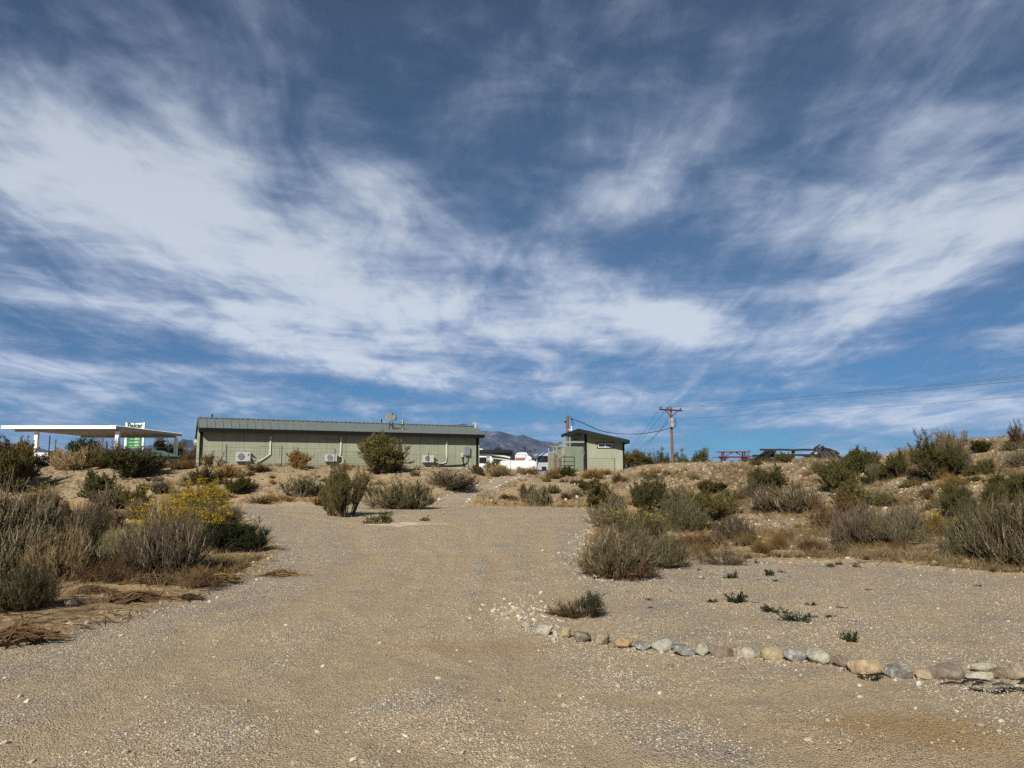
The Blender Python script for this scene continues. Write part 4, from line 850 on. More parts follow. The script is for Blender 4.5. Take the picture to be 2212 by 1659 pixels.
ROW = [(84, 292, 55, 34, 'pale', 'pale grey stone half sunk in gravel at the left end of the row', 0), (160, 325, 85, 50, 'cream', 'cream wedge-shaped stone, second from the left end of the row', .25),
       (208, 332, 28, 38, 'cream', 'tiny upright cream stone between the cream wedge and the yellowish stone', 0), (253, 336, 60, 54, 'yel', 'yellowish chipped stone in the left part of the row', 0),
       (328, 352, 74, 54, 'mauve', 'grey-brown cracked stone between the yellowish and the tall tan stone', -.3), (412, 359, 76, 70, 'tan', 'tall tan stone with a dark hollow at its lower right', .1),
       (453, 371, 32, 36, 'brown', 'small brown stone leaning on the orange one', 0), (497, 369, 104, 47, 'ochre', 'rounded ochre-orange stone in the left half of the row', 0),
       (587, 379, 80, 44, 'dgrey', 'smooth dark grey stone right of the ochre one', 0), (670, 386, 88, 54, 'pale', 'pale humped stone right of the smooth dark grey one', 0),
       (760, 414, 92, 60, 'dgrey', 'slanting grey slab with a white vein', -.75), (846, 413, 75, 67, 'ggreen', 'upright olive-grey stone right of the slanting slab', 0),
       (931, 419, 97, 50, 'brown', 'brown loaf-shaped stone in the middle of the row', 0), (1038, 421, 94, 49, 'cream', 'long cream stone right of the brown loaf', 0),
       (1142, 433, 100, 76, 'yel', 'tall yellowish-olive stone in the middle of the row', 0), (1243, 437, 96, 59, 'bgrey', 'blue-grey stone with pale swirls', 0),
       (1347, 447, 104, 74, 'ggreen', 'large round pale grey-green stone', 0), (1443, 463, 74, 60, 'brown', 'olive-brown stone leaning right, beside the large orange-tan one', -.35),
       (1557, 488, 150, 80, 'orange', 'largest stone of the row, orange-tan and pointed at both ends', 0), (1692, 495, 122, 66, 'dgrey', 'blocky dark grey stone with a white scrawl', 0),
       (1800, 497, 94, 51, 'tan', 'low tan stone right of the blocky dark grey one', 0), (1905, 507, 138, 77, 'mauve', 'big brown egg-shaped stone in the right part of the row', -.2),
       (2055, 480, 104, 42, 'ggreen', 'grey-green stone lying behind the flat cream one', 0), (2035, 512, 124, 40, 'cream', 'flat cream stone beside the black spot', 0),
       (2130, 514, 80, 54, 'brown', 'dull brown stone second from the right edge of the picture', 0), (2200, 522, 74, 80, 'tan', 'tan stone cut by the right edge of the picture', 0)]
for i, (zx, zy, zw, zh, mt, lab, sl) in enumerate(ROW):
    px, py = 1094.5 + zx / 1.98, 1209.7 + zy / 1.98; p = gpoint(px, py); d = p.y
    W, Hh = zw / 1.98 * d / FP * .96, zh / 1.98 * d / FP * 0.96; dep = min(W, Hh * 1.35)
    o = obj('curb_stone', stone_mesh('curb_stone', SM[mt], 100 + i * 7, W / 2 * 1.02, dep / 2, Hh / 2 * 1.12, 2.5, 0.22, slant=sl))
    o.location = (p.x, p.y + dep * 0.42, Hs(p.x, p.y + dep * 0.4) + Hh * 0.36); o.rotation_euler = (random.uniform(-.08, .08), 0, random.uniform(-0.12, 0.12))
    tag(o, lab, 'stone', 'stones in the row edging the parking pad')
for (px, py, w, h, mt, lab) in [
    (72, 1020, 22, 12, 'bgrey', 'blue-grey boulder on the far left bank'), (195, 1002, 9, 7, 'cream', 'round pale boulder on the crest under the canopy'),
    (1197, 1089, 16, 10, 'tan', 'light brown boulder at the far right end of the driveway'), (1222, 1087, 9, 9, 'white', 'white rock in the middle of three at the far right end of the driveway'),
    (1246, 1083, 9, 11, 'white', 'white rock on the right of three at the far right end of the driveway'), (146, 1320, 36, 18, 'tan', 'flat pale rock on the sand at the lower left, left of the dead branches'),
    (220, 1302, 16, 10, 'mauve', 'round grey stone among the dead branches'), (1634, 1303, 17, 8, 'mauve', 'single grey-brown stone lying on the parking pad'), (455, 1216, 15, 10, 'pale', 'round grey stone below the dark green shrub'),
    (1449, 1435, 16, 7, 'dgrey', 'small dark stone in front of the slanting slab'), (1606, 1447, 14, 8, 'brown', 'brown stone in the gravel in front of the row'), (1334, 1483, 14, 8, 'cream', 'pale stone in the open gravel left of centre'),
    (1985, 1478, 14, 11, 'white', 'little white stone in front of the low tan one'), (1172, 1188, 8, 5, 'cream', 'small pale stone in the middle of the driveway'), (1500, 1189, 9, 4, 'white', 'white flat stone right of the fringed clump'),
    (1820, 1100, 13, 9, 'cream', 'pale boulder on the slope behind the broad grey shrub'), (2001, 1063, 15, 9, 'tan', 'tan boulder at the top of the rocky gully'), (2092, 1033, 12, 8, 'pale', 'pale boulder below the largest crest bush'),
    (1803, 1025, 12, 7, 'pale', 'pale rock between the stepped bushes'), (2040, 1163, 14, 8, 'cream', 'cream rock at the foot of the rocky gully'), (2064, 1186, 16, 10, 'tan', 'tan rock on the flat before the right-edge clump'),
    (1745, 1592, 20, 7, 'cream', 'pale flat stone in the foreground at right, beside the orange sand'), (1695, 1593, 14, 7, 'pale', 'pale flat stone left of the orange sand'), (2120, 1570, 22, 9, 'tan', 'tan stone half buried in the lower right corner'),
    (2160, 1580, 16, 7, 'cream', 'cream stone in the lower right corner'), (2080, 1583, 18, 7, 'ochre', 'ochre stone on the right edge of the orange sand')]:
    py = min(py, 1640); p = gpoint(px, py); W, Hh = w * p.y / FP, h * p.y / FP
    o = obj('stone' if w * p.y / FP < 0.2 else 'boulder', stone_mesh('stone', SM[mt], int(px), W / 2, W * 0.38, Hh * 0.6, 2.4, 0.2, base=ICO2)); o.location = (p.x, p.y + W * .2, Hs(p.x, p.y) + Hh * 0.3); tag(o, lab, 'rock')
# borders of the gravel path
bs = [stone_mesh('border_stone', SM[k], 300 + i, 0.10, 0.075, 0.07, 2.3, 0.25, base=ICO2) for i, k in enumerate(('white', 'cream', 'pale', 'tan'))]
for side, line in (('left', path_l), ('right', path_r)):
    for a, b in zip(line[:-1], line[1:]):
        n = max(1, int((b - a).length / 0.20))
        for j in range(n):
            q = a + (b - a) * ((j + random.uniform(-.25, .25)) / n); x, y = q.x + random.gauss(0, .05), q.y + random.gauss(0, .05)
            k = random.uniform(0.4, 1.05); o = bpy.data.objects.new('border_stone', bs[random.choice((0, 1, 1, 2, 2, 3))]); COL.objects.link(o); o.scale = (k, k, k * random.uniform(.7, 1.1))
            o.location = (x, y, Hs(x, y) + 0.02 * k); o.rotation_euler = (0, 0, random.uniform(0, 6.28)); tag(o, 'fist-sized pale stone in the %s-hand border of the gravel path' % side, 'stone', 'stones in the %s-hand border of the gravel path' % side)
# burnt sticks
c = gpoint(2165, 1478)
hp = MB()
for i in range(22):
    a = random.uniform(-.4, .3); l = random.uniform(.05, .22); x, y = c.x + random.gauss(0.06, .22), c.y + random.gauss(-.05, .09); z = Hs(x, y) + 0.008
    hp.tube([(x - l / 2 * math.cos(a), y - l / 2 * math.sin(a), z), (x, y + .01, z + .012), (x + l / 2 * math.cos(a), y + l / 2 * math.sin(a), z + .004)], [.004, .008, .003], 5)
tag(hp.build('charred_sticks', M['black']), 'charred black sticks on the gravel beside the flat cream stone', 'charred wood', kind='stuff')
# pale clay island by the weeds in the driveway
def patch(name, px, py, rx, ry, mat, label, cat):
    p = gpoint(px, py); V, Q = [], []; n = 40; K = 8
    for k in range(K + 1):
        for j in range(n):
            a = 2 * math.pi * j / n; r = k / K * (1 + .28 * math.sin(3 * a + 1) * .6 + .14 * math.sin(7 * a)); x, y = p.x + math.cos(a) * rx * r, p.y + math.sin(a) * ry * r
            V.append((x, y, Hs(x, y) + 0.035 * math.cos(k / K * math.pi / 2) - 0.004 + 0.02 * (random.random() - .5) * (k < K)))
    for k in range(K):
        for j in range(n): Q.append((k * n + j, k * n + (j + 1) % n, (k + 1) * n + (j + 1) % n, (k + 1) * n + j))
    tag(obj(name, np_mesh(name, np.array(V), np.array(Q)[:, ::-1], mat, smooth=True)), kind='structure')
patch('clay_patch', 862, 1131, 1.35, .75, simple('pale_clay', (0.46, 0.38, 0.26), 0.95, var=.3, scale=2.5, bump=.8, bscale=18), '', '')

# ------------------------------------------------------------------ long building
A_, B_ = Vector((-18.15, 44.5, 4.50)), Vector((-1.88, 52.0, 4.50)); C_, D_ = Vector((-20.65, 50.5, 5.46)), Vector((-2.85, 59.3, 5.46)); E_, F_ = Vector((-23.3, 56.7, 4.50)), Vector((-3.9, 66.6, 4.50))
GZ = 2.0
lb = empty('long_building', (-18, 45, 2.2)); tag(lb, 'long low pale green building with a grey-green metal roof, on top of the bank', 'building'); lbo = Vector((-18, 45, 2.2))
def V3(*a): return Vector(a) - lbo
uF = (B_ - A_).normalized(); uS = (C_ - A_).xy.normalized(); uS = Vector((uS.x, uS.y, 0))
W0 = A_ + uS * .55 + uF * .15; W1 = B_ - uF * .28 + uS * .5
wl = (W1 - W0).xy.length; ang = math.atan2(W1.y - W0.y, W1.x - W0.x)
# front wall: own frame so that the panel grooves run along it
w = MB(); w.box((wl / 2, 0.06, (4.45 - GZ) / 2), (wl, .12, 4.45 - GZ)); fw = w.build('front_wall', M['wall'], lb, Vector((W0.x, W0.y, GZ)) - lbo, ang)
# panel joints and patched rectangles stand a few mm proud
s = MB()
for k in range(1, 15): s.box((k * 1.22, -0.004, 1.25), (.014, .008, 2.4))
for (a, b, z0, z1) in ((3.3, 4.5, 1.45, 1.45), (6.9, 8.1, 1.95, 1.95), (11.15, 12.3, 2.2, 2.2)):
    s.box(((a + b) / 2, -0.006, z1), (b - a, .012, .012)); s.box((a, -0.006, z1 - .25), (.012, .012, .5)); s.box((b, -0.006, z1 - .35), (.012, .012, .7))
s.build('panel_joints', simple('joint_shade', (0.13, 0.15, 0.09)), lb, Vector((W0.x, W0.y, GZ)) - lbo, ang)
w = MB(); P0 = Vector((W0.x, W0.y, GZ)); P1 = Vector((-22.85, 56.2, GZ)); el = (P1 - P0).length; ea = math.atan2(P1.y - P0.y, P1.x - P0.x)
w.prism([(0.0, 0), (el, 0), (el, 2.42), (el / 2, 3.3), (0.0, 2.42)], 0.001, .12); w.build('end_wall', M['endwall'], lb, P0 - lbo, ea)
w = MB(); P2 = Vector((W1.x, W1.y, GZ)); P3 = Vector((-4.2, 66.0, GZ)); e2 = (P3 - P2).length; w.prism([(0, 0), (e2, 0), (e2, 2.42), (e2 / 2, 3.3), (0, 2.42)], -.001, -.12); w.build('far_end_wall', M['wall'], lb, P2 - lbo, math.atan2(P3.y - P2.y, P3.x - P2.x))
w = MB(); w.bar(P1 + Vector((0, 0, 1.2)), P3 + Vector((0, 0, 1.2)), .12, 2.4); MBv = w.build('back_wall', M['wall'], lb, -lbo)
cb = MB(); cb.box((.05, -.02, 1.22), (.13, .045, 2.44)); cb.box((-.02, .10, 1.22), (.05, .26, 2.43)); cb.build('corner_trim', M['dark'], lb, P0 - lbo, ang)
cb = MB(); cb.box((wl - .05, -.02, 1.22), (.13, .045, 2.44)); cb.box((wl + .02, .08, 1.22), (.05, .22, 2.43)); cb.build('corner_trim', M['dark'], lb, P0 - lbo, ang)
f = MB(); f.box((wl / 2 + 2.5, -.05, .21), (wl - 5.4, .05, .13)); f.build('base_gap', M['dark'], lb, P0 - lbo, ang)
f = MB(); f.box((wl - 2.2, -.09, .16), (4.4, .08, .2)); f.build('concrete_footing', M['concrete'], lb, P0 - lbo, ang)
rf = MB(); th = Vector((0, 0, .05))
for q in ((A_, B_, D_, C_), (C_, D_, F_, E_)):
    vs = [v for v in q] + [v - th for v in q]; rf.add(vs, [(0, 1, 2, 3), (7, 6, 5, 4), (0, 4, 5, 1), (1, 5, 6, 2), (2, 6, 7, 3), (3, 7, 4, 0)])
rfo = rf.build('roof', M['roof'], lb, -lbo)
se = MB(); ns = 40
for k in range(ns + 1):
    t = k / ns; a, b = A_.lerp(B_, t), C_.lerp(D_, t); u = Vector((0, 0, .022)); se.bar(a + u + (a - b).normalized() * .02, b + u, .035, .045)
    a2 = E_.lerp(F_, t); se.bar(a2 + u, b + u, .035, .045)
se.build('roof_seams', simple('roof_seam', (0.18, 0.205, 0.165), .5), rfo, (0, 0, 0))
rc = MB(); rc.bar(C_ + Vector((0, 0, .06)), D_ + Vector((0, 0, .06)), .34, .05); rc.build('ridge_cap', M['roof'], rfo)
rg = MB()
for k in range(60): t = (k + .5) / 60; p = C_.lerp(D_, t) + (A_ - C_).normalized() * .2 + Vector((0, 0, .012)); rg.bar(p - uF * .08, p + uF * .08, .03, .04)
rg.build('ridge_closure', M['dark'], rfo)
fa = MB(); dn_ = Vector((0, 0, -.16)); fa.bar(A_ + dn_ + uF * .08, B_ + dn_, .035, .24); fa.build('fascia', M['dark'], lb, -lbo)
sf = MB(); a, b = A_ + Vector((0, 0, -.25)), B_ + Vector((0, 0, -.25)); a2, b2 = a + uS * .62, b + uS * .6
sf.add([a, b, b2, a2] + [v + Vector((0, 0, .02)) for v in (a, b, b2, a2)], [(0, 1, 2, 3), (7, 6, 5, 4), (0, 4, 5, 1), (2, 6, 7, 3), (1, 5, 6, 2), (3, 7, 4, 0)]); sf.build('soffit', M['dark'], lb, -lbo)
rk = MB()
for p, q in ((A_, C_), (C_, E_), (B_, D_), (D_, F_)):
    o_ = -uF * .02 if p in (A_, C_) and q in (C_, E_) else uF * .02
    rk.bar(p + Vector((0, 0, -.13)) + o_, q + Vector((0, 0, -.13)) + o_, .04, .17)
rk.build('rake_board', M['dark'], lb, -lbo)
ws = MB(); ws.bar(E_ + Vector((.5, -.9, -.5)), E_ + Vector((.5, -.5, -.15)), .5, .25); ws.build('eave_bracket', M['beam'], lb, -lbo)

def wallpt(px, py, off=0.0):
    """point on the front wall plane pushed off metres outwards"""
    d = ray(px, py); n = Vector((-math.sin(ang), math.cos(ang))); o = Vector((W0.x, W0.y)) - n * off; k = o.dot(n) / (d[0] * n.x + d[1] * n.y); return Vector((d[0] * k, d[1] * k, CZ + d[2] * k))
AC = [((530, 986.5), 58, 41, 'leftmost wall air conditioner, with a blue sticker and slatted grille', 595, (592, 943, 1010), True),
      ((717, 1000 - 0), 0, 0, 'middle wall air conditioner with a coil of white hose', 0, (737, 945, 986), False)]
def ac_unit(cx0, cx1, cy0, cy1, label, cover, hose, sticker, fan_px, fan_r, rings):
    a, b = wallpt(cx0, (cy0 + cy1) / 2, .42), wallpt(cx1, (cy0 + cy1) / 2, .42); t = wallpt((cx0 + cx1) / 2, cy0, .42); bt = wallpt((cx0 + cx1) / 2, cy1, .42)
    W = (b - a).xy.length; Hh = t.z - bt.z; c = (a + b) / 2; n = Vector((math.sin(ang), -math.cos(ang), 0)); base = Vector((c.x, c.y, bt.z)); o = empty('air_conditioner', base, ang); tag(o, label, 'air conditioner', 'air conditioners on the long wall')
    m = MB(); m.box((0, .16, Hh / 2), (W, .32, Hh)); m.box((0, .155, Hh + .008), (W + .02, .35, .016)); m.build('casing', M['acw'], o)
    fx = (fan_px - (cx0 + cx1) / 2) / (cx1 - cx0) * W
    m = MB(); m.lathe([(0.001, 0), (fan_r, 0), (fan_r, .012)], 32, Matrix.Translation((fx, -.012, Hh * .5)) @ Matrix.Rotation(R(90), 4, 'X')); g = m.build('fan_grille', M['grille'], o)
    m = MB()
    if rings:
        for r in (.35, .65, .95):
            pts = [(fx + math.cos(q / 24 * 6.283) * fan_r * r, -.02, Hh * .5 + math.sin(q / 24 * 6.283) * fan_r * r) for q in range(25)]; m.tube(pts, .008, 5)
        m.lathe([(0.001, 0), (fan_r * .2, 0), (fan_r * .2, .02)], 16, Matrix.Translation((fx, -.02, Hh * .5)) @ Matrix.Rotation(R(90), 4, 'X'))
    else:
        for q in range(-5, 6): z = q / 6 * fan_r; h_ = math.sqrt(max(0, fan_r ** 2 - z * z)); m.bar((fx - h_, -.022, Hh * .5 + z), (fx + h_, -.022, Hh * .5 + z), .012, .016)
    m.build('grille_bars', M['lgrey'], g)
    if sticker: m = MB(); m.box((W * .36, -.006, Hh * .68), (.1, .012, .11)); m.build('sticker', simple('blue_sticker', (.03, .10, .14)), o)
    m = MB(); m.box((W * .36, -.004, Hh * .45), (W * .22, .008, Hh * .82)); m.build('side_panel', M['acw'], o)
    m = MB()
    for q in (-.32, .32): m.bar((W * q, .05, -.03), (W * q, .42, -.03), .04, .05); m.bar((W * q, .40, -.03), (W * q, .40, .3), .04, .04)
    m.build('bracket', M['lgrey'], o)
    Mi = o.matrix_world.inverted() if False else (Matrix.Translation(base) @ Matrix.Rotation(ang, 4, 'Z')).inverted()
    p0, p1 = Mi @ wallpt(cover[0], cover[1], .045), Mi @ wallpt(cover[0] + cover[3], cover[2], .045)
    m = MB(); m.bar(p0, p1, .085, .07, up=(0, 1, 0)); m.bar(p0 + Vector((0, -.01, .03)), p0 + Vector((0, -.01, -.10)), .11, .09, up=(0, 1, 0)); m.build('pipe_cover', M['cream'], o)
    m = MB()
    for path, r in hose: m.tube([Mi @ wallpt(q[0], q[1], q[2]) for q in path], r, 8)
    m.build('hose', M['cream'], o); return o
def arc(cx, cy, rx, ry, a0, a1, off, n=14): return [(cx + rx * math.cos(R(a0 + (a1 - a0) * i / n)), cy - ry * math.sin(R(a0 + (a1 - a0) * i / n)), off) for i in range(n + 1)]
ac_unit(510, 541, 975.7, 996.3, 'leftmost and largest wall air conditioner, with a blue sticker', (584.5, 944, 983, -1.5), [([(581.5, 982, .05), (579, 985, .06), (566, 993, .08), (556, 998, .1), (551, 998.5, .15)], .035), (arc(549, 998, 6.5, 7, 200, 480, .2), .022), (arc(546, 998.5, 6, 7, 170, 360, .22), .02), ([(541, 984, .3), (547, 990, .25), (552, 998, .2), (551, 1006, .1)], .03)], True, 521, .19, False)
ac_unit(703, 728, 980.4, 996.5, 'middle wall air conditioner, with a white hose looped under its right side', (736.5, 945, 982, -1.2), [(arc(733.5, 993.5, 8, 8.5, 100, -190, .15, 20), .03), ([(735, 981, .05), (733, 984.5, .1), (731, 986, .12)], .03)], False, 712.5, .17, False)
ac_unit(914.8, 937.5, 982, 998.5, 'rightmost wall air conditioner, with a round ringed fan and a curved white pipe', (964.5, 954.5, 988, 0.3), [([(964.8, 987, .05), (965.5, 992, .05), (963, 998, .06), (957, 1001, .07), (950, 1001.5, .09), (943, 998, .12), (939, 994, .2)], .035)], False, 923.3, .16, True)
def wall_local(name, label, cat):
    o = empty(name, wallpt(1010, 1000, 0)); tag(o, label, cat); return o
eb = wall_local('electrical_box', 'dark grey electrical box with meter and cables near the long wall right end', 'electrical box'); eo = Vector(eb.location)
p = wallpt(1009.5, 974.5, .1); m = MB(); m.box((0, 0, 0), (.33, .18, .60)); m.build('cabinet', M['grey'], eb, p - eo, ang)
p = wallpt(998, 983, .08); m = MB(); m.box((0, 0, 0), (.13, .14, .28)); m.build('meter', M['acw'], eb, p - eo, ang)
m = MB(); m.tube([wallpt(*q) - eo for q in ((999, 986, .06), (1000, 995, .06), (1003, 1008, .06), (1005, 1014, .06))], .035, 8); m.tube([wallpt(*q) - eo for q in ((1011, 985, .06), (1011.5, 993, .06), (1007, 1001, .06), (1000, 1004, .07), (985, 1005, .07), (965, 1006, .07), (942, 1006.5, .07))], .03, 8); m.build('cable', M['dark'], eb)
# roof furniture
def roofpt(px, py):
    nrm = (B_ - A_).cross(C_ - A_); d = Vector(ray(px, py)); o = Vector((0, 0, CZ)); k = (A_ - o).dot(nrm) / d.dot(nrm); return o + d * k
b0 = roofpt(840, 926.5); sd = empty('satellite_dish', b0); tag(sd, 'round grey satellite dish on a mast on the long roof', 'satellite dish')
sc_ = b0.y / FP; top = Vector((2.2 * sc_, 0, 23 * sc_))
m = MB(); m.tube([(0, 0, -.02), (.05, 0, .25), top], .028, 8); m.tube([(.5, .1, .02), (.06, 0, .32)], .016, 6); m.tube([(.35, -.35, .0), (.06, 0, .32)], .016, 6); m.build('mast', M['dark'], sd)
nrm = Vector((.28, -.75, .62)).normalized(); q = nrm.to_track_quat('Z', 'Y').to_matrix().to_4x4(); Md = Matrix.Translation(top + Vector((.07, -.03, .06))) @ q
m = MB(); m.lathe([(0.001, -.05), (.12, -.045), (.25, -.02), (.385, .02), (.39, .03), (.25, -.005), (.12, -.03), (0.001, -.036)], 32, Md); m.build('dish', simple('dish_grey', (.17, .18, .18), .6), sd)
m = MB(); m.tube([Md @ Vector((0, -.36, .0)), Md @ Vector((0, -.1, .42))], .012, 6); m.box(Md @ Vector((0, -.1, .44)), (.07, .07, .09)); m.build('feed_arm', M['dark'], sd)
b1 = roofpt(869.3, 927); st = empty('chimney_pipe', b1); tag(st, 'shiny metal flue with a turbine cap right of the satellite dish', 'chimney pipe')
m = MB(); m.lathe([(.085, -.05), (.085, .34), (.14, .345), (.14, .37), (.07, .38), (.07, .44)], 20); m.build('flue', M['galv'], st); m = MB(); m.lathe([(.07, .44), (.125, .46), (.125, .54), (.11, .58), (0.001, .60)], 20); m.build('cap', M['galv'], st)
for (px, py, hh, rr, lab) in ((848.6, 924, .33, .035, 'short black vent pipe on the near roof slope beside the dish'), (824, 917.5, .26, .04, 'black vent pipe rising behind the ridge left of the dish'), (458, 906.5, .24, .045, 'black vent pipe rising behind the ridge near the left end')):
    if py < 920: q = at(px, py, 52.5 if px < 600 else 56); hh2 = hh + .1
    else: q = roofpt(px, py); hh2 = hh
    m = MB(); m.lathe([(rr, -.1), (rr, hh2), (rr * 1.25, hh2 + .005), (rr * 1.25, hh2 + .05), (0.001, hh2 + .05)], 12); m.lathe([(rr * 1.9, -.1), (rr * 1.1, .03)], 12); o = m.build('vent_pipe', M['dark'], None, q); tag(o, lab, 'vent pipe')
q = at(1027.3, 926, 58.2); wa = empty('roof_antenna', q); tag(wa, 'white antenna housing with short arms at the right end of the ridge', 'antenna')
m = MB(); m.lathe([(.09, -.1), (.11, .3), (.07, .42), (0.001, .44)], 10); m.build('housing', M['lgrey'], wa); m = MB(); m.bar((-.26, 0, .40), (.3, .05, .36), .07, .05); m.bar((-.2, .1, .46), (.1, -.1, .47), .05, .04); m.tube([(0, 0, .4), (0, 0, .6)], .03, 6); m.build('arms', M['lgrey'], wa)

# ------------------------------------------------------------------ wire fence along the bank
wf = empty('wire_fence', (0, 0, 0)); tag(wf, 'woven wire fence on dark steel posts running along the top of the bank', 'fence')
FPOST = [(-60, 42.0, 950), (20, 42, 953), (108, 42, 940), (121, 42.2, 949), (231, 42.4, 953), (365.6, 42.6, 958), (490, 42.6, 960), (609.6, 43.6, 963), (724, 45.0, 969), (832, 46.6, 972), (926, 48.0, 976), (1012, 48.3, 982), (1103, 48.4, 985), (1208, 48.5, 990), (1262, 48.3, 985), (1327.7, 48.4, 990)]
posts = []
for i, (px, Y, ty) in enumerate(FPOST):
    t = at(px, ty, Y); g = Hs(t.x, t.y); posts.append((t.x, t.y, g, t.z)); m = MB(); m.box((0, 0, (t.z - g) / 2 - .05), (.04, .04, t.z - g + .1)); m.box((0, -.018, (t.z - g) / 2), (.018, .03, t.z - g)); m.build('post', M['post'], wf, (t.x, t.y, g))
wm = MB()
for i, (a, b) in enumerate(zip(posts[:-1], posts[1:])):
    if i == 13:
        wm.build('wire_mesh', M['wire'], wf); wm = MB(); continue
    A0, B0 = Vector(a[:3]), Vector(b[:3]); n = max(1, int((B0 - A0).length / .19)); hm = .82
    tz = lambda k, h: A0.lerp(B0, k) + Vector((0, 0, h + .03 * math.sin(k * 3.1) - .02))
    if i > 0:
        for r in range(6): h = .06 + r * .155; wm.tube([tz(k / 4, h - .04 * math.sin(k / 4 * 3.14)) for k in range(5)], .005, 3, False)
        for j in range(n): k = j / n; wm.tube([tz(k, .04), tz(k, .06 + 5 * .155 - .04 * math.sin(k * 3.14))], .0042, 3, False)
    wm.tube([tz(k / 4, min(a[3] - a[2], 1.25) - .14 - .03 * math.sin(k / 4 * 3.14)) for k in range(5)], .006, 3, False)
wm.build('wire_mesh', M['wire'], wf)
# ------------------------------------------------------------------ shed with slatted enclosure
sh0 = Vector((4.9, 50.8, 1.9)); she = empty('shed', sh0); tag(she, 'pale green shed with a dark slanting roof and a small sliding window', 'shed')
def S(px, py, Y): return at(px, py, Y) - sh0
NL = at(1250, 925.8, 50.0); FL = at(1213.4, 938, 56.3); NR = at(1359, 950, 50.0); FR = NR + (FL - NL)
rf = MB(); th = Vector((0, 0, .05)); q = (NL, NR, FR, FL); vs = [v for v in q] + [v - th for v in q]; rf.add(vs, [(0, 1, 2, 3), (7, 6, 5, 4), (0, 4, 5, 1), (1, 5, 6, 2), (2, 6, 7, 3), (3, 7, 4, 0)]); rf.build('roof', M['darkgreen'], she, -sh0)
fb = MB(); dz = Vector((0, 0, -.14))
fb.bar(NL + dz + Vector((0, -.03, 0)), NR + dz + Vector((0, -.03, 0)), .04, .2); fb.bar(NL + dz + Vector((-.03, 0, 0)), FL + dz + Vector((-.03, 0, 0)), .04, .2); fb.bar(NR + dz + Vector((.03, 0, 0)), FR + dz + Vector((.03, 0, 0)), .04, .2); fb.build('fascia', M['darkgreen'], she, -sh0)
sf = MB(); k1 = Vector((0, 0, -.09)); q = (NL + k1, NR + k1, FR + k1, FL + k1); vs = [v for v in q] + [v + Vector((0, 0, .02)) for v in q]; sf.add(vs, [(0, 1, 2, 3), (7, 6, 5, 4)]); sf.build('soffit', M['rail'], she, -sh0)
WY = 50.75; xl = at(1266, 1000, WY).x; xr = at(1348, 1000, WY).x; slope = (NR.z - NL.z) / (NR.x - NL.x); ztop = lambda x: NL.z + slope * (x - NL.x) - .1
w = MB(); w.prism([(0, 0), (xr - xl, 0), (xr - xl, ztop(xr) - 1.88), (0, ztop(xl) - 1.88)], 0, .1); w.build('front_wall', M['wall'], she, Vector((xl, WY, 1.88)) - sh0)
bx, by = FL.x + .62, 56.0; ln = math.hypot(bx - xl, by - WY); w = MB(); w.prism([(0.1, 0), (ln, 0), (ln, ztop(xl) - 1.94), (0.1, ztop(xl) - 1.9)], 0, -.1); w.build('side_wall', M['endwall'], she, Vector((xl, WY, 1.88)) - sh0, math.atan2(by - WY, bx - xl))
w = MB(); w.bar(Vector((xr - .06, WY + .1, 2.85)), Vector((xr - .7, by, 2.85)), .1, 1.9); w.bar(Vector((bx, by, 2.95)), Vector((xr - .6, by, 2.95)), .1, 2.1); w.build('back_wall', M['wall'], she, -sh0)
c = MB(); c.box((xl, WY - .015, (1.88 + ztop(xl)) / 2), (.12, .05, ztop(xl) - 1.88)); c.box((xl - .055, WY + .05, (1.88 + ztop(xl)) / 2), (.05, .14, ztop(xl) - 1.9)); c.build('corner_trim', M['dark'], she, -sh0)
c = MB(); c.box((xr - .02, WY - .015, (1.88 + ztop(xr)) / 2), (.12, .05, ztop(xr) - 1.88)); c.build('corner_trim', M['dark'], she, -sh0)
c = MB(); c.box(((xl + xr) / 2, WY - .02, 1.9), (xr - xl - .1, .06, .08)); c.build('footing', M['concrete'], she, -sh0)
a, b = at(1289.5, 956, WY), at(1326.5, 968.6, WY); wc = (a + b) / 2; ww, wh = b.x - a.x, a.z - b.z
win = empty('window', wc - sh0); win.parent = she
def frame(mb, w_, h_, t_, y, d_):
    mb.box((0, y, h_ / 2 - t_ / 2), (w_, d_, t_)); mb.box((0, y, -h_ / 2 + t_ / 2), (w_, d_, t_)); mb.box((-w_ / 2 + t_ / 2, y, 0), (t_, d_, h_ - 2 * t_)); mb.box((w_ / 2 - t_ / 2, y, 0), (t_, d_, h_ - 2 * t_))
m = MB(); frame(m, ww, wh, .06, -.02, .04); m.build('trim', M['dark'], win)
m = MB(); frame(m, ww - .12, wh - .12, .035, -.03, .05); m.box((-.02, -.03, 0), (.06, .05, wh - .18)); m.build('frame', M['white'], win)
m = MB(); m.box((0, -.008, 0), (ww - .13, .012, wh - .13)); m.build('pane', M['glass'], win)
sw_ = simple('porch_shade_box', (.03, .03, .03)); m = MB(); pp = at(1243, 948.5, 52.6); m.box((0, 0, 0), (.25, .12, .07)); m.build('wall_lamp', M['dark'], she, pp - sh0)

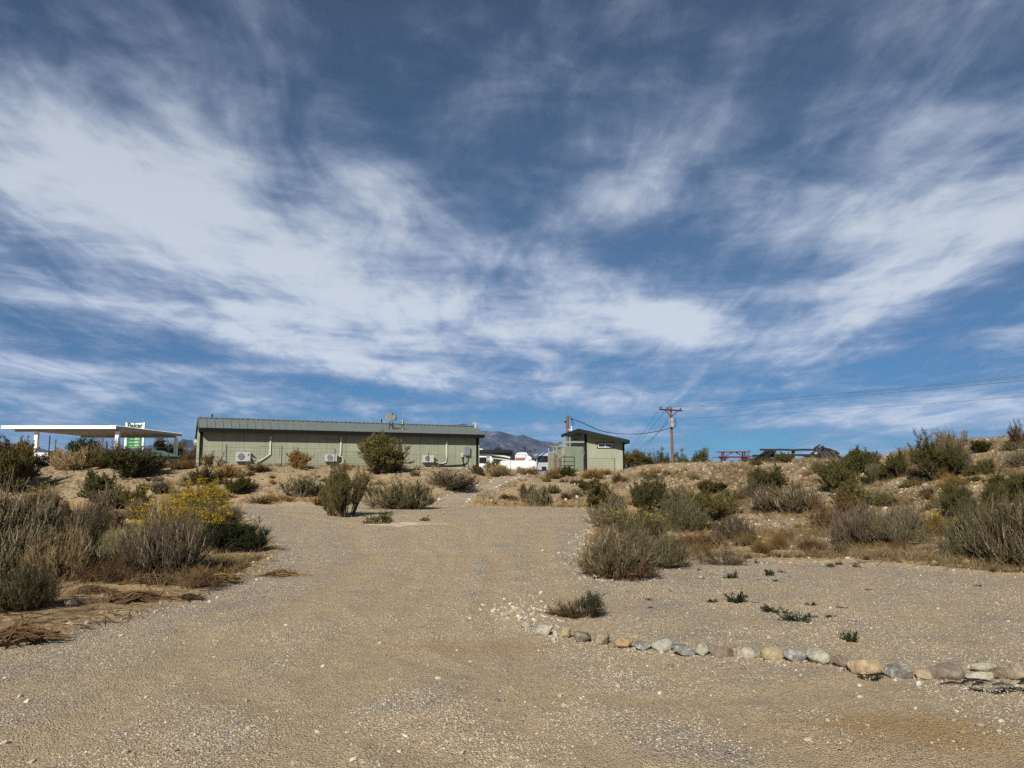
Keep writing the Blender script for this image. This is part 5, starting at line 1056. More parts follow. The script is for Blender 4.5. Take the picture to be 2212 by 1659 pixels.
en = empty('slatted_enclosure', (3.6, 50.7, 1.9)); tag(en, 'pale green slatted wooden enclosure with an open top rail, left of the shed', 'enclosure'); eo = Vector(en.location)
xa, xb = at(1216, 1000, 50.6).x, at(1264.5, 1000, 50.6).x; zt = at(1230, 953, 50.6).z; zb_ = at(1230, 956.7, 50.6).z; zs = at(1240, 964.5, 50.6).z; z0 = 1.98
m = MB(); m.bar((xa, 50.6, (zt + zb_) / 2), (xb - .06, 50.6, (zt + zb_) / 2), .09, zt - zb_); m.build('top_rail', M['rail'], en, -eo)
m = MB(); n = 17; x0 = xa + .12
for k in range(n): x = x0 + (xb - .12 - x0) * (k + .5) / n; m.box((x, 50.62, (z0 + zs) / 2 + random.uniform(-.01, .01)), ((xb - x0) / n * .66, .03, zs - z0))
m.build('front_slats', M['rail'], en, -eo)
m = MB(); m.box(((x0 + xb - .12) / 2, 50.66, (z0 + zs) / 2 - .03), (xb - .16 - x0, .02, zs - z0 - .06)); m.build('gap_shade_board', M['darkgreen'], en, -eo)  # added dark board standing in for the shade seen between the slats
m = MB(); m.box((xa + .06, 50.6, (z0 + zb_) / 2), (.1, .1, zb_ - z0)); m.build('post', M['rail'], en, -eo)
m = MB(); m.box(((xa + xb) / 2, 50.70, 2.25), (xb - xa - .2, .05, .09)); m.box(((xa + xb) / 2, 50.70, 3.3), (xb - xa - .2, .05, .09)); m.build('cross_rail', M['rail'], en, -eo)
PA, PB = Vector((xa, 50.6, 0)), Vector((at(1185, 1000, 57.6).x, 57.6, 0)); zz = Vector((0, 0, 1))
m = MB(); m.bar(PA + zz * (zt + zb_) / 2, PB + zz * ((zt + zb_) / 2), .09, zt - zb_); m.build('top_rail', M['rail'], en, -eo)
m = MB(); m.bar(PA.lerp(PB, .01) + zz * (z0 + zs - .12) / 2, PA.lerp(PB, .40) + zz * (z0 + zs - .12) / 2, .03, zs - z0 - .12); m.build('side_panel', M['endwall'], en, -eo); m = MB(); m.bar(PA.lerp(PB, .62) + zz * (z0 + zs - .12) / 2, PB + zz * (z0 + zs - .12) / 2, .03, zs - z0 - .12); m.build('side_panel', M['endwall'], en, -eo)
m = MB(); m.bar(PA.lerp(PB, .40) + zz * (z0 + 3.3) / 2, PA.lerp(PB, .62) + zz * (z0 + 3.3) / 2, .03, 3.3 - z0); m.build('side_door', M['rail'], en, -eo)
for k in (.40, .62, .99):
    m = MB(); m.box(PA.lerp(PB, k) + zz * (z0 + zb_) / 2, (.1, .1, zb_ - z0)); m.build('post', M['rail'], en, -eo)
m = MB(); m.bar(PB + zz * ((zt + zb_) / 2), Vector((PB.x + 1.4, PB.y, (zt + zb_) / 2)), .09, zt - zb_); m.bar(PB + zz * 2.8, Vector((PB.x + 1.4, PB.y, 2.8)), .03, 1.5); m.build('back_panel', M['rail'], en, -eo)

# knobbly log posts and tube gate
for (px, y0, y1, ww, lab) in ((1200.5, 982, 1021, 5.2, 'left knobbly brown log post standing before the enclosure'), (1218.5, 980, 1016, 4.2, 'right knobbly brown log post, behind the tube gate')):
    Y = 48.9 if px < 1210 else 49.4; t = at(px, y0, Y); g = Hs(t.x, Y); k = 12; m = MB(); r = [ww / 2 * Y / FP * (1.15 - .6 * (i / k) ** 1.5 + random.uniform(-.18, .18)) for i in range(k + 1)]
    m.tube([(random.gauss(0, .02), random.gauss(0, .02), -.1 + (t.z - g + .1) * i / k) for i in range(k + 1)], r, 9)
    for i in range(7): a = random.uniform(0, 6.28); z = random.uniform(.2, .9) * (t.z - g); m.tube([(0, 0, z), (math.cos(a) * .11, math.sin(a) * .11, z + .05)], [.05, .02], 6)
    o = m.build('log_post', M['log'], None, (t.x, Y, g)); tag(o, lab, 'log post')
a, b = at(1211.3, 987, 48.4), at(1241.3, 1018, 48.4); W = b.x - a.x; g = Hs(a.x, 48.4); Hg = a.z - g; gt = empty('tube_gate', (a.x, 48.4, g)); tag(gt, 'dark green tubular farm gate with rounded corners leaning at the enclosure', 'gate')
m = MB(); r_ = .14; m.tube([(0, 0, 0), (0, 0, Hg - r_), (.04, 0, Hg - .04), (r_, 0, Hg), (W - r_, 0, Hg), (W - .04, 0, Hg - .04), (W, 0, Hg - r_), (W, 0, 0)], .024, 8); m.build('frame', M['darkgreen'], gt)
m = MB(); [m.tube([(0, 0, Hg * k), (W, 0, Hg * k)], .02, 8) for k in (.24, .46, .70)]; m.build('bars', M['darkgreen'], gt)

# ------------------------------------------------------------------ things parked behind
def vpt(px, py, Y): return at(px, py, Y)
Yt = 58.5; c0, c1 = at(1077, 1007, Yt), at(1161.5, 1007, Yt); Lt = c1.x - c0.x; rt = (at(1100, 994.8, Yt).z - at(1100, 1019.5, Yt).z) / 2; ct = (c0 + c1) / 2; ct.z = at(1100, 1007, Yt).z
tk = empty('propane_tank', (ct.x, Yt, ct.z - rt - .1)); tag(tk, 'long white propane tank lying behind the wire fence', 'tank'); zc_ = rt + .1
prof = [(0.001, -Lt / 2)] + [(rt * math.sin(k / 8 * math.pi / 2), -Lt / 2 + rt * .85 * (1 - math.cos(k / 8 * math.pi / 2))) for k in range(1, 9)] + [(rt * math.sin(k / 8 * math.pi / 2), Lt / 2 - rt * .85 * (1 - math.cos(k / 8 * math.pi / 2))) for k in range(8, 0, -1)] + [(0.001, Lt / 2)]
m = MB(); m.lathe(prof, 32, Matrix.Translation((0, 0, zc_)) @ Matrix.Rotation(R(90), 4, 'Y')); m.build('shell', M['tank'], tk)
m = MB(); m.lathe([(.13, 0), (.13, .12), (.09, .17), (0.001, .18)], 16, Matrix.Translation((Lt * .22, 0, zc_ + rt - .03))); m.build('valve_cover', M['white'], tk)
for k in (-.3, .3): m = MB(); m.box((Lt * k, 0, .02), (.12, .7, .26)); m.build('saddle', M['concrete'], tk)
p = at(1054.5, 986, 50.5); g = Hs(p.x, 50.5); pd = empty('utility_pedestal', (p.x, 50.5, g)); tag(pd, 'upright light grey electric pedestal between the long building and the white tank', 'pedestal')
m = MB(); m.box((0, 0, (p.z - g) / 2), (.21, .16, p.z - g)); m.build('post', M['lgrey'], pd); m = MB(); m.box((0, -.02, p.z - g + .015), (.25, .22, .05)); m.build('hood', M['lgrey'], pd)
# white pickup / van
Y = 78; g = 1.75; xr_ = at(1067.5, 1000, Y).x; tz = at(1060, 985.5, Y).z - g; vn = empty('pickup_truck', (xr_ - 2.4, Y, g)); tag(vn, 'white pickup truck with dark windows, parked behind the propane tank', 'pickup truck')
m = MB(); m.prism([(-3.0, .45), (3.4, .45), (3.5, .8), (3.4, 1.15), (2.55, 1.2), (2.15, tz - .06), (1.9, tz), (-.35, tz), (-.55, 1.2), (-2.9, 1.25), (-3.0, .9)], -.92, .92); m.build('body', M['white'], vn)
m = MB()
for a, b, c_, d_ in ((.05, .75, 1.22, tz - .14), (.95, 1.75, 1.22, tz - .14)): m.prism([(a, c_), (b + (.12 if a > .5 else 0), c_), (b, d_), (a, d_)], -.935, -.925)
m.prism([(-.42, 1.24), (-.32, 1.24), (-.30, tz - .15), (-.38, tz - .15)], -.935, -.925); m.build('side_window', M['glass'], vn)
m = MB(); m.box((.25, -.94, 1.0), (.22, .03, .07)); m.build('door_handle', M['black'], vn)
for x in (-2.1, 2.3):
    for y in (-.8, .8):
        m = MB(); m.lathe([(0.001, -.12), (.36, -.12), (.38, 0), (.36, .12), (0.001, .12)], 20, Matrix.Translation((x, y, .38)) @ Matrix.Rotation(R(90), 4, 'X')); wq = m.build('wheel', M['black'], vn); m = MB(); m.lathe([(0.001, -.13), (.2, -.13), (.2, .13), (0.001, .13)], 16, Matrix.Translation((x, y, .38)) @ Matrix.Rotation(R(90), 4, 'X')); m.build('rim', M['galv'], wq)
# motorhome
Y = 88; g = 1.6; xR = at(1110, 990, Y).x; tz = at(1080, 973.3, Y).z - g; Lm = 9.0; mh = empty('motorhome', (xR, Y, g)); tag(mh, 'black motorhome with cream swooping stripes and an awning, behind the pickup truck', 'motorhome')
m = MB(); m.box((-Lm / 2, 0, tz / 2 + .25), (Lm, 2.4, tz - .5)); m.build('body', simple('dark_rv_paint', (.02, .018, .018), .25, spec=.6), mh)
m = MB(); m.box((-Lm / 2 - .2, -.2, tz - .12), (Lm - .3, 2.9, .34)); m.build('roof', M['black'], mh)
def swoosh(pts, w_):
    mm = MB(); P_ = [Vector(q) for q in pts]
    for a, b in zip(P_[:-1], P_[1:]): mm.bar((a.x, -1.215, a.z), (b.x, -1.215, b.z), .03, w_, up=(0, 0, 1))
    return mm
def cur(x0, z0, x1, z1, x2, z2, n=12): return [((1 - t) ** 2 * x0 + 2 * t * (1 - t) * x1 + t * t * x2, 0, (1 - t) ** 2 * z0 + 2 * t * (1 - t) * z1 + t * t * z2) for t in [i / n for i in range(n + 1)]]
m = swoosh(cur(-5.5, tz - .62, -2.5, tz - .25, -.4, tz - .85), .18); m2 = swoosh(cur(-5.5, tz - .85, -2.4, tz - .75, 0, tz - 1.2), .09); m.add(m2.v, m2.f); m.build('stripes', M['cream'], mh)
m = MB(); [m.tube([(-1.9 + .35 * k, -1.24, .7), (-1.5 + .35 * k, -1.24, 1.3), (-1.3 + .35 * k, -1.24, tz - 1.2)], .03, 5) for k in range(5)]; m.build('graphic_lines', M['lgrey'], mh)
m = MB(); m.prism([(-2.3, 0), (-2.1, .25), (-1.5, .29), (-1.45, 0)], -.35, .35); ra = m.build('roof_air_conditioner', M['black'], mh, (0, 0, tz + .05))
m = MB(); m.box((-4.0, 0, tz + .12), (.9, .6, .16)); m.build('roof_vent', M['white'], mh)
for x in (-1.6, -6.5):
    m = MB(); m.lathe([(0.001, -.14), (.45, -.14), (.47, 0), (.45, .14), (0.001, .14)], 20, Matrix.Translation((x, -1.05, .47)) @ Matrix.Rotation(R(90), 4, 'X')); m.build('wheel', M['black'], mh)
# white travel trailer with red rack
Y = 82; g = 1.7; xa_, xb_ = at(1113, 990, Y).x, at(1147.5, 990, Y).x; tz = at(1130, 983.3, Y).z - g; tt = empty('travel_trailer', ((xa_ + xb_) / 2, Y, g)); tag(tt, 'white travel trailer with a rounded roof unit, behind the propane tank', 'trailer'); W = xb_ - xa_
m = MB(); m.prism([(-W / 2, .5), (W / 2, .5), (W / 2, tz - .45), (W / 2 - .05, tz - .3), (W * .22, tz), (-W / 2, tz)], -2.4, 2.4); m.build('body', M['white'], tt)
m = MB(); m.prism([(-.65, 0), (-.6, .16), (-.4, .22), (.3, .22), (.45, .16), (.5, 0)], -.4, .4); m.build('roof_air_conditioner', M['white'], tt, (-.1, -1.4, tz))
m = MB(); m.prism([(.1, tz - .75), (.7, tz - .52), (W / 2 - .1, tz - .5), (.9, tz - .62)], -2.42, -2.405); m.build('stripe', M['black'], tt)
m = MB()
for y in (-1.1, 1.1): m.lathe([(0.001, -.12), (.34, -.12), (.34, .12), (0.001, .12)], 18, Matrix.Translation((-.6, y * 2.0, .34)) @ Matrix.Rotation(R(90), 4, 'X'))
m.build('wheel', M['black'], tt)
Y = 70; p = at(1124, 996, Y); rk_ = empty('red_rack', (p.x, Y, 1.8)); tag(rk_, 'faded red panel in a dark frame, showing above the propane tank', 'rack')
q0, q1 = at(1113.8, 989.2, Y), at(1134.3, 996.5, Y); m = MB(); m.box((0, 0, (q0.z + q1.z) / 2 - 1.8), (q1.x - q0.x, .06, q0.z - q1.z)); m.build('panel', M['orange'], rk_)
m = MB(); tzz = at(1124, 981.5, Y).z - 1.8
for x in (-.55, .46): m.box((x, .06, tzz / 2), (.05, .05, tzz))
for z in (tzz, tzz - .25): m.bar((-.62, .06, z), (.5, .06, z), .04, .04)
m.bar((.46, .06, tzz - .1), (1.05, .06, tzz - .12), .035, .035); m.box((1.05, .06, (tzz - .1) / 2), (.035, .035, tzz - .1)); m.build('frame', M['dark'], rk_)
# teardrop trailer
Y = 63; g = 1.85; xa_ = at(1151.5, 1000, Y).x; tz = at(1183, 973.5, Y).z - g; td = empty('teardrop_trailer', (xa_, Y, g)); tag(td, 'silver teardrop camper trailer with a blue arched trim and a large dark window', 'camper trailer')
Lp = 3.6; pr_ = [(0.02, .35), (0.0, .6)] + [(Lp * .47 * (1 - math.cos(R(k))) , .6 + (tz - .6) * math.sin(R(k))) for k in range(8, 91, 7)] + [(Lp * .62, tz - .02), (Lp * .85, tz - .25), (Lp, tz - .7), (Lp, .35)]
m = MB(); m.prism(pr_, -.95, .95, smooth=False); m.build('body', M['silver'], td)
m = MB(); P_ = [(Lp * .09 + (Lp * .40) * (1 - math.cos(R(k))), -.965, .72 + (tz - .70) * math.sin(R(k))) for k in range(0, 91, 6)]
for a, b in zip(P_[:-1], P_[1:]): m.bar(a, b, .04, .085, up=(0, 0, 1) if abs(b[2] - a[2]) < abs(b[0] - a[0]) else (1, 0, 0))
m.build('arched_trim', M['blue'], td)
def rrect(cx_, cz_, w_, h_, r_, n=6):
    o_ = []
    for (sx_, sz_, a0) in ((1, 1, 0), (-1, 1, 90), (-1, -1, 180), (1, -1, 270)):
        o_ += [(cx_ + sx_ * (w_ / 2 - r_) + r_ * math.cos(R(a0 + 90 * i / n)), cz_ + sz_ * (h_ / 2 - r_) + r_ * math.sin(R(a0 + 90 * i / n))) for i in range(n + 1)]
    return o_
x0_, x1_ = at(1159, 990, Y).x - xa_, at(1184.5, 990, Y).x - xa_; z0_, z1_ = at(1170, 999, Y).z - g, at(1170, 985.3, Y).z - g
m = MB(); m.prism(rrect((x0_ + x1_) / 2, (z0_ + z1_) / 2, x1_ - x0_, z1_ - z0_, .2), -.985, -.955); m.build('window', M['glass'], td)
m = MB(); m.prism([(.06, .72), (.2, 1.0), (.3, 1.3), (.14, 1.25), (.05, .95)], -.97, -.955); m.build('nose_window', M['glass'], td)
m = MB(); m.box((.85, -.97, .42), (.36, .05, .36)); m.box((1.3, -.97, .45), (.18, .05, .26)); m.build('hatch', M['black'], td)
m = MB(); m.box((Lp / 2, 0, .2), (Lp - .2, 1.7, .12)); m.box((.75, -.98, .2), (.95, .08, .14)); m.build('chassis', M['blue'], td)
for y in (-.9, .9): m = MB(); m.lathe([(0.001, -.1), (.33, -.1), (.33, .1), (0.001, .1)], 18, Matrix.Translation((2.3, y, .33)) @ Matrix.Rotation(R(90), 4, 'X')); m.build('wheel', M['black'], td)

# ------------------------------------------------------------------ utility poles and lines
wdir = Vector((14.7, -26.3, 0)).normalized(); adir = Vector((wdir.y * -1, wdir.x, 0)) * 1.0
def upole(x, y, H_, label, full=True, top=7.96):
    g = Hs(x, y); o = empty('utility_pole', (x, y, g)); tag(o, label, 'utility pole', 'wooden poles carrying the power line'); h = top - g
    m = MB(); m.tube([(.06, 0, -.2), (.03, 0, h * .5), (0, 0, h)], [.13, .115, .095], 12); m.build('pole', M['pole'], o)
    ax = Vector((math.copysign(abs(adir.x), 1), -abs(adir.y) if adir.x * adir.y < 0 else abs(adir.y), 0)).normalized() if False else Vector((.872, .489, 0))
    c0 = Vector((0, -.12, h - .28)); m = MB(); m.bar(c0 - ax * 1.30, c0 + ax * 1.32, .11, .13); m.bar(c0 - ax * .72 + Vector((0, 0, -.06)), Vector((0, -.1, h - .85)), .04, .05); m.bar(c0 + ax * .72 + Vector((0, 0, -.06)), Vector((0, -.1, h - .85)), .04, .05); m.build('crossarm', M['arm'], o)
    tips = []
    for k in (-1.22, -.42, 1.12):
        b = c0 + ax * k + Vector((0, 0, .06)); m = MB(); m.lathe([(.02, 0), (.02, .05), (.085, .06), (.06, .09), (.085, .11), (.055, .15), (.07, .17), (0.001, .21)], 12, Matrix.Translation(b)); m.build('insulator', M['arm'], o); tips.append(Vector((x, y, g)) + b + Vector((0, 0, .17)))
    return o, tips, Vector((x, y, g))
P1_ = at(1453.6, 999, 70); PX, PY = at(1449, 880, 70).x, 70.0
up, tips, pb = upole(PX, PY, 0, 'brown wooden power pole with a crossarm and a grey transformer, right of the shed')
h = 7.96 - pb.z
tr = empty('transformer', (0.04, -.30, at(1451, 923, 70).z - pb.z)); tr.parent = up
m = MB(); m.lathe([(0.001, 0), (.17, 0), (.18, .05), (.18, .62), (.19, .63), (.19, .68), (.12, .74), (0.001, .76)], 20); m.build('tank', M['lgrey'], tr)
m = MB(); [m.lathe([(.03, 0), (.05, .02), (.03, .06), (.05, .08), (.02, .13)], 8, Matrix.Translation((x, 0, .72))) for x in (-.08, .08)]; m.tube([(-.28, 0, .45), (-.28, 0, .85)], .04, 8); m.build('bushing', M['acw'], tr)
m = MB(); m.tube([(.1, 0, .8), (.3, 0, .7), (.36, 0, .35), (.3, 0, .02), (.1, 0, -.1), (-.2, .1, -.08)], .02, 6); m.tube([(.1, 0, .75), (.24, 0, .6), (.28, 0, .3), (.2, 0, .05)], .014, 6); m.tube([(-.28, 0, .85), (-.33, .1, 1.5), (-.2, .1, 2.0)], .014, 6); m.build('leads', M['dark'], tr)
ux2, uy2 = PX + wdir.x * 75, PY + wdir.y * 75; up2, tips2, pb2 = upole(ux2, uy2, 0, 'next power pole of the line, outside the picture to the right', top=8.0)
ux3, uy3 = 29.5, 205.0; up3, tips3, pb3 = upole(ux3, uy3, 0, 'distant power pole of the line, hidden behind the shed', top=7.9)
def line(a, b, sag, r, label, grp, n=26, mat='wire'):
    pts = [a.lerp(b, i / n) - Vector((0, 0, sag * 4 * (i / n) * (1 - i / n))) for i in range(n + 1)]; m = MB(); m.tube([p_ - a for p_ in pts], r, 5, False); o = m.build('power_line', M[mat], None, a); tag(o, label, 'power line', grp)
for i, nm in enumerate(('left', 'middle', 'right')):
    line(tips[i], tips2[i], .75, .008, 'thin wire from the %s insulator of the crossarm out of the picture to the right' % nm, 'conductors of the power line')
    line(tips[i], tips3[i], 1.0, .014, 'thin wire from the %s insulator sloping down behind the shed' % nm, 'conductors of the power line')
na = Vector((PX, PY - .1, at(1455, 905, 70).z)); line(na, na + (Vector((ux2, uy2, 0)) - Vector((PX, PY, 0))) + Vector((0, 0, .05)), .75, .007, 'single lower wire from the transformer out of the picture to the right', 'conductors of the power line')
line(na, Vector((ux3, uy3, na.z)), 1.0, .012, 'lower wire from the transformer sloping down behind the shed', 'conductors of the power line')
ga = Vector((PX, PY, at(1449, 897, 70).z)); line(ga, at(1372, 1000, 62) , 0.0, .012, 'guy wire running from the pole down to the ground left of it', 'guy wires', 8)
# second pole behind the shed with its drop cable
Y = 61.5; t = at(1225.8, 897.7, Y); g = Hs(t.x, Y); p2 = empty('service_pole', (t.x, Y, g)); tag(p2, 'plain orange-brown pole with a white service mast rising behind the shed', 'utility pole')
m = MB(); m.tube([(0, 0, -.2), (0, 0, t.z - g)], [.125, .11], 12); m.build('pole', M['pole'], p2)
m = MB(); mz = at(1232, 920, Y).z - g; m.tube([(.30, -.1, 0.2), (.30, -.1, mz)], .035, 8); m.bar((0, -.1, mz - .3), (.38, -.1, mz - .3), .03, .03); m.build('service_mast', M['white'], p2)
m = MB(); m.tube([(.3, -.1, mz), (.5, -.1, mz + .06), (.42, -.1, mz + .3), (.28, -.1, mz + .75), (.4, -.1, at(1233, 905, Y).z - g), (.3, -.1, at(1233, 907, Y).z - g)], .016, 6); m.tube([(.32, -.1, mz + .02), (.45, -.1, mz + .15), (.2, -.1, mz + .6), (.16, -.1, mz + .75)], .016, 6); m.lathe([(.05, -.08), (.08, 0), (.05, .08)], 8, Matrix.Translation((-.18, 0, t.z - g - .5))); m.build('leads', M['dark'], p2)
cab = [at(1233, 905, Y), at(1247, 909, 61.7), at(1262, 915, 62), at(1289, 927.8, 62.8), at(1310, 933.5, 63.6), at(1334.8, 937, 64.6), at(1358, 937.8, 65.5), at(1382.5, 937.8, 66.6), at(1400, 935, 67.4), at(1420, 932, 68.4), at(1447, 925.5, 69.8)]
m = MB(); m.tube([c_ - cab[0] for c_ in cab], .028, 6); o = m.build('power_line', M['dark'], None, cab[0]); tag(o, 'thick black drop cable sagging from the transformer pole to the pole behind the shed', 'power line')

# ------------------------------------------------------------------ picnic table
Y = 47.0; p = at(1584.5, 998.5, Y); g = Hs(p.x, Y); pt = empty('picnic_table', (p.x, Y, g), -.10); tag(pt, 'red picnic table with metal legs on the crest of the bank', 'picnic table'); k = Y / FP
zt_ = at(1584, 975.5, Y).z - g; zb2 = at(1584, 986.5, Y).z - g; LT, LB_ = 65 * k, 79 * k
m = MB(); [m.box((0, y, zt_ - .02), (LT, .19, .04)) for y in (-.4, -.2, 0, .2, .4)]; m.build('tabletop', M['red'], pt)
for y in (-.75, .75): m = MB(); m.box((y * -.08, y, zb2 - .02), (LB_ * .93, .25, .045)); m.build('bench', M['red'], pt)
for x in (-.62, .62):
    m = MB(); m.tube([(x, -.32, 0), (x, -.32, zt_ - .04)], .036, 8); m.tube([(x, .32, 0), (x, .32, zt_ - .04)], .036, 8); m.bar((x, -.8, zb2 - .07), (x, .8, zb2 - .07), .05, .05); m.tube([(x, -.72, 0), (x, -.72, zb2 - .06)], .026, 8); m.tube([(x, .72, 0), (x, .72, zb2 - .06)], .026, 8); m.build('leg', simple('grey_table_leg', (.05, .045, .04), .6), pt)
for s_ in (-1, 1): m = MB(); m.bar((s_ * .62, -.3, zb2 - .02), (s_ * .1, -.3, zt_ - .06), .04, .05); m.build('brace', M['red'], pt)

# ------------------------------------------------------------------ collapsed timber structure
Y = 46.5; p = at(1715, 996, Y); g = Hs(p.x, Y); ru = empty('collapsed_timber_structure', (p.x, Y, g)); tag(ru, 'collapsed dark timber structure with two long rails and piles of boards, on the crest', 'ruin'); ro = Vector((p.x, Y, g))
def Z(zx, zy, dy=0.0): return at(1382 + zx / 4.8, 852.5 + zy / 4.8, Y + dy) - ro
def rough(a, b, w_, h_, mb): 
    a, b = Vector(a), Vector(b); n = 5; pts = [a.lerp(b, i / n) + Vector((0, 0, random.uniform(-.018, .018) * (0 < i < n))) for i in range(n + 1)]
    for q, r__ in zip(pts[:-1], pts[1:]): mb.bar(q, r__ + (r__ - q) * .02, w_, h_ * random.uniform(.9, 1.08))
m = MB(); rough(Z(1248, 571), Z(1815, 574), .16, .115, m); m.build('top_rail', M['darkwood'], ru)
m = MB(); rough(Z(1330, 625, .1), Z(1862, 630, -.1), .14, .12, m); m.build('middle_rail', M['darkwood'], ru)
m = MB(); m.bar(Z(1590, 580, .15), Z(1592, 690, .15), .15, .15, up=(0, 1, 0)); m.build('post', M['wood'], ru)
m = MB()
for i in range(34):   # left heap: boards slumping outward
    t = i / 33; x0_ = 1255 + 120 * random.random(); m.bar(Z(x0_ + 40, 578 + 30 * random.random(), random.uniform(-.8, 1.0)), Z(1145 + 210 * t, 695 - 25 * random.random() * (1 - t), random.uniform(-1.0, .8)), .05, random.uniform(.10, .2), up=(0, 1, 0))
m.bar(Z(1290, 585), Z(1400, 655, -.5), .08, .1); m.bar(Z(1170, 632, -.6), Z(1400, 630, -.4), .08, .1); m.build('board_pile', M['darkwood'], ru)
m = MB()
for i in range(26):   # right fan of planks
    t = i / 25; a = Z(1815 + 190 * t ** 1.1, 545 + 45 * t + random.uniform(-6, 8), random.uniform(.0, .9)); b = Z(1880 + 205 * t + random.uniform(-20, 20), 678 + random.uniform(-25, 6), random.uniform(-1.0, -.2)); m.bar(a, b, .035, random.uniform(.09, .17), up=(0, 1, 0))
m.build('fallen_planks', M['wood'], ru)
m = MB()
for a, b in (((1740, 640), (1905, 530)), ((1800, 565), (1870, 520)), ((1780, 600), (1870, 665)), ((1700, 672), (1900, 600)), ((1895, 548), (2040, 592)), ((1960, 560), (2075, 612)), ((1890, 590), (2050, 660)), ((1985, 665), (2010, 590)), ((1940, 650), (1985, 585)), ((1700, 665), (1870, 668)), ((1700, 640), (1900, 648))): m.bar(Z(a[0], a[1], random.uniform(-.3, .3)), Z(b[0], b[1], random.uniform(-.3, .3)), .07, .09)
m.build('leaning_beams', M['darkwood'], ru)
m = MB(); a, b, c_, d_ = Z(1890, 553, .5), Z(2045, 590, .6), Z(2085, 672, 1.0), Z(1860, 660, 1.0); m.add([a, b, c_, d_] + [v + Vector((0, .08, 0)) for v in (a, b, c_, d_)], [(0, 1, 2, 3), (7, 6, 5, 4), (0, 4, 5, 1), (1, 5, 6, 2), (2, 6, 7, 3), (3, 7, 4, 0)]); m.build('fallen_wall_panel', M['darkwood'], ru)

# ------------------------------------------------------------------ filling station
cn = empty('station_canopy', (-48, 92, 1.3)); tag(cn, 'flat white filling station canopy on white columns, far left', 'canopy'); co = Vector((-48, 92, 1.3))
c4 = [Vector((-56.4, 85, 7.25)), Vector((-43.8, 85, 7.25)), Vector((-43.3, 101, 7.25)), Vector((-56.3, 101, 7.25))]
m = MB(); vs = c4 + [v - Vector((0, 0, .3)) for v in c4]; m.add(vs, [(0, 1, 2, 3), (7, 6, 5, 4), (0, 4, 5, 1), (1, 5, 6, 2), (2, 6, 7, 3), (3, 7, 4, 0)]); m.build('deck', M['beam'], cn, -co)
m = MB(); m.bar(c4[0] + Vector((-.05, -.04, -.15)), c4[1] + Vector((.05, -.04, -.15)), .06, .37); m.build('front_fascia', M['canopy'], cn, -co)
m = MB(); n = 54
for i in range(n): a = c4[1].lerp(c4[2], (i + .5) / n); m.box(a + Vector((-.3, 0, .03)), (.8, .16, .045))
m.build('roof_sheet_edge', M['canopy'], cn, -co)
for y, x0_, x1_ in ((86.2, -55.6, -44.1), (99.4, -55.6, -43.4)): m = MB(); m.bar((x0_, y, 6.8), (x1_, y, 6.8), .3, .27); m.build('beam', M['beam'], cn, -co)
for (px, Y, bot) in ((79, 86.0, 0), (253.5, 86.0, 0), (380.6, 99.4, 0)):
    t = at(px, 950, Y); m = MB(); m.box((t.x, Y, (6.68 + 1.2) / 2), (.38, .38, 6.68 - 1.2)); m.build('column', M['canopy'], cn, -co)
m = MB(); q = at(185.5, 938.5, 93); m.lathe([(0.001, 0), (.3, 0), (.3, .05)], 16, Matrix.Translation((q.x, 93, 6.9))); m.build('ceiling_light', M['white'], cn, -co)
Y = 86; p = at(96, 985, Y); fp = empty('fuel_pump', (p.x, Y, 1.3)); tag(fp, 'white-topped fuel pump under the left side of the canopy', 'fuel pump'); q = at(96, 978, Y).z - 1.3
m = MB(); m.box((0, 0, q - .2), (1.2, .7, .42)); m.build('top', M['canopy'], fp); m = MB(); m.box((-.2, 0, (q - .4) / 2), (.45, .5, q - .4)); m.build('cabinet', M['grey'], fp); m = MB(); m.box((.42, 0, (q - .4) / 2), (.14, .3, q - .4)); m.build('side_panel', M['lgrey'], fp)
# price sign
Y = 116; a, b = at(273.4, 913, Y), at(312.8, 913, Y); sg = empty('price_sign', ((a.x + b.x) / 2, Y, 1.3), -.06); tag(sg, 'tall sign with a white name board over a green fuel price board', 'sign'); W = b.x - a.x; zz_ = lambda py: at(293, py, Y).z - 1.3
for s_ in (-1, 1): m = MB(); m.box((s_ * W / 2, 0, zz_(912.5) / 2), (.22, .3, zz_(912.5))); m.build('post', M['canopy'], sg)
m = MB(); m.box((0, .02, (zz_(914) + zz_(939)) / 2), (W - .25, .2, zz_(914) - zz_(939))); m.build('name_board', M['signw'], sg)
m = MB(); m.box((0, .02, (zz_(941) + zz_(967.5)) / 2), (W - .24, .2, zz_(941) - zz_(967.5))); pbd = m.build('price_board', M['signw'], sg)
m = MB(); m.box((0, -.09, (zz_(942) + zz_(966.8)) / 2), (W - .40, .03, zz_(942) - zz_(966.8))); m.build('green_panel', M['green'], pbd)
def text(s, x, z, size, mat, parent, bold=.0, y=-.12, align='CENTER'):
    cu = bpy.data.curves.new('lettering', 'FONT'); cu.body = s; cu.size = size; cu.extrude = .01; cu.offset = bold; cu.align_x = align; cu.resolution_u = 2
    tmp = bpy.data.objects.new('tmp', cu); COL.objects.link(tmp); dg = bpy.context.evaluated_depsgraph_get(); me = bpy.data.meshes.new_from_object(tmp.evaluated_get(dg)); bpy.data.objects.remove(tmp); me.materials.clear(); me.materials.append(mat)
    o = obj('lettering', me, parent, (x, y, z)); o.rotation_euler = (R(90), 0, 0); return o
text('Baker', 0, zz_(923.8), 1.02, M['letter'], sg, .03)
for py, nm, pr2 in ((950.5, 'SUPER', '4591'), (957.3, 'PREMIUM', '4891'), (964.2, 'DIESEL', '4591')):
    text(nm, -.42, zz_(py) + .05, .22, M['letterw'], sg, .004, -.12); text(pr2, .45, zz_(py), .42, M['letterw'], sg, .012, -.12)
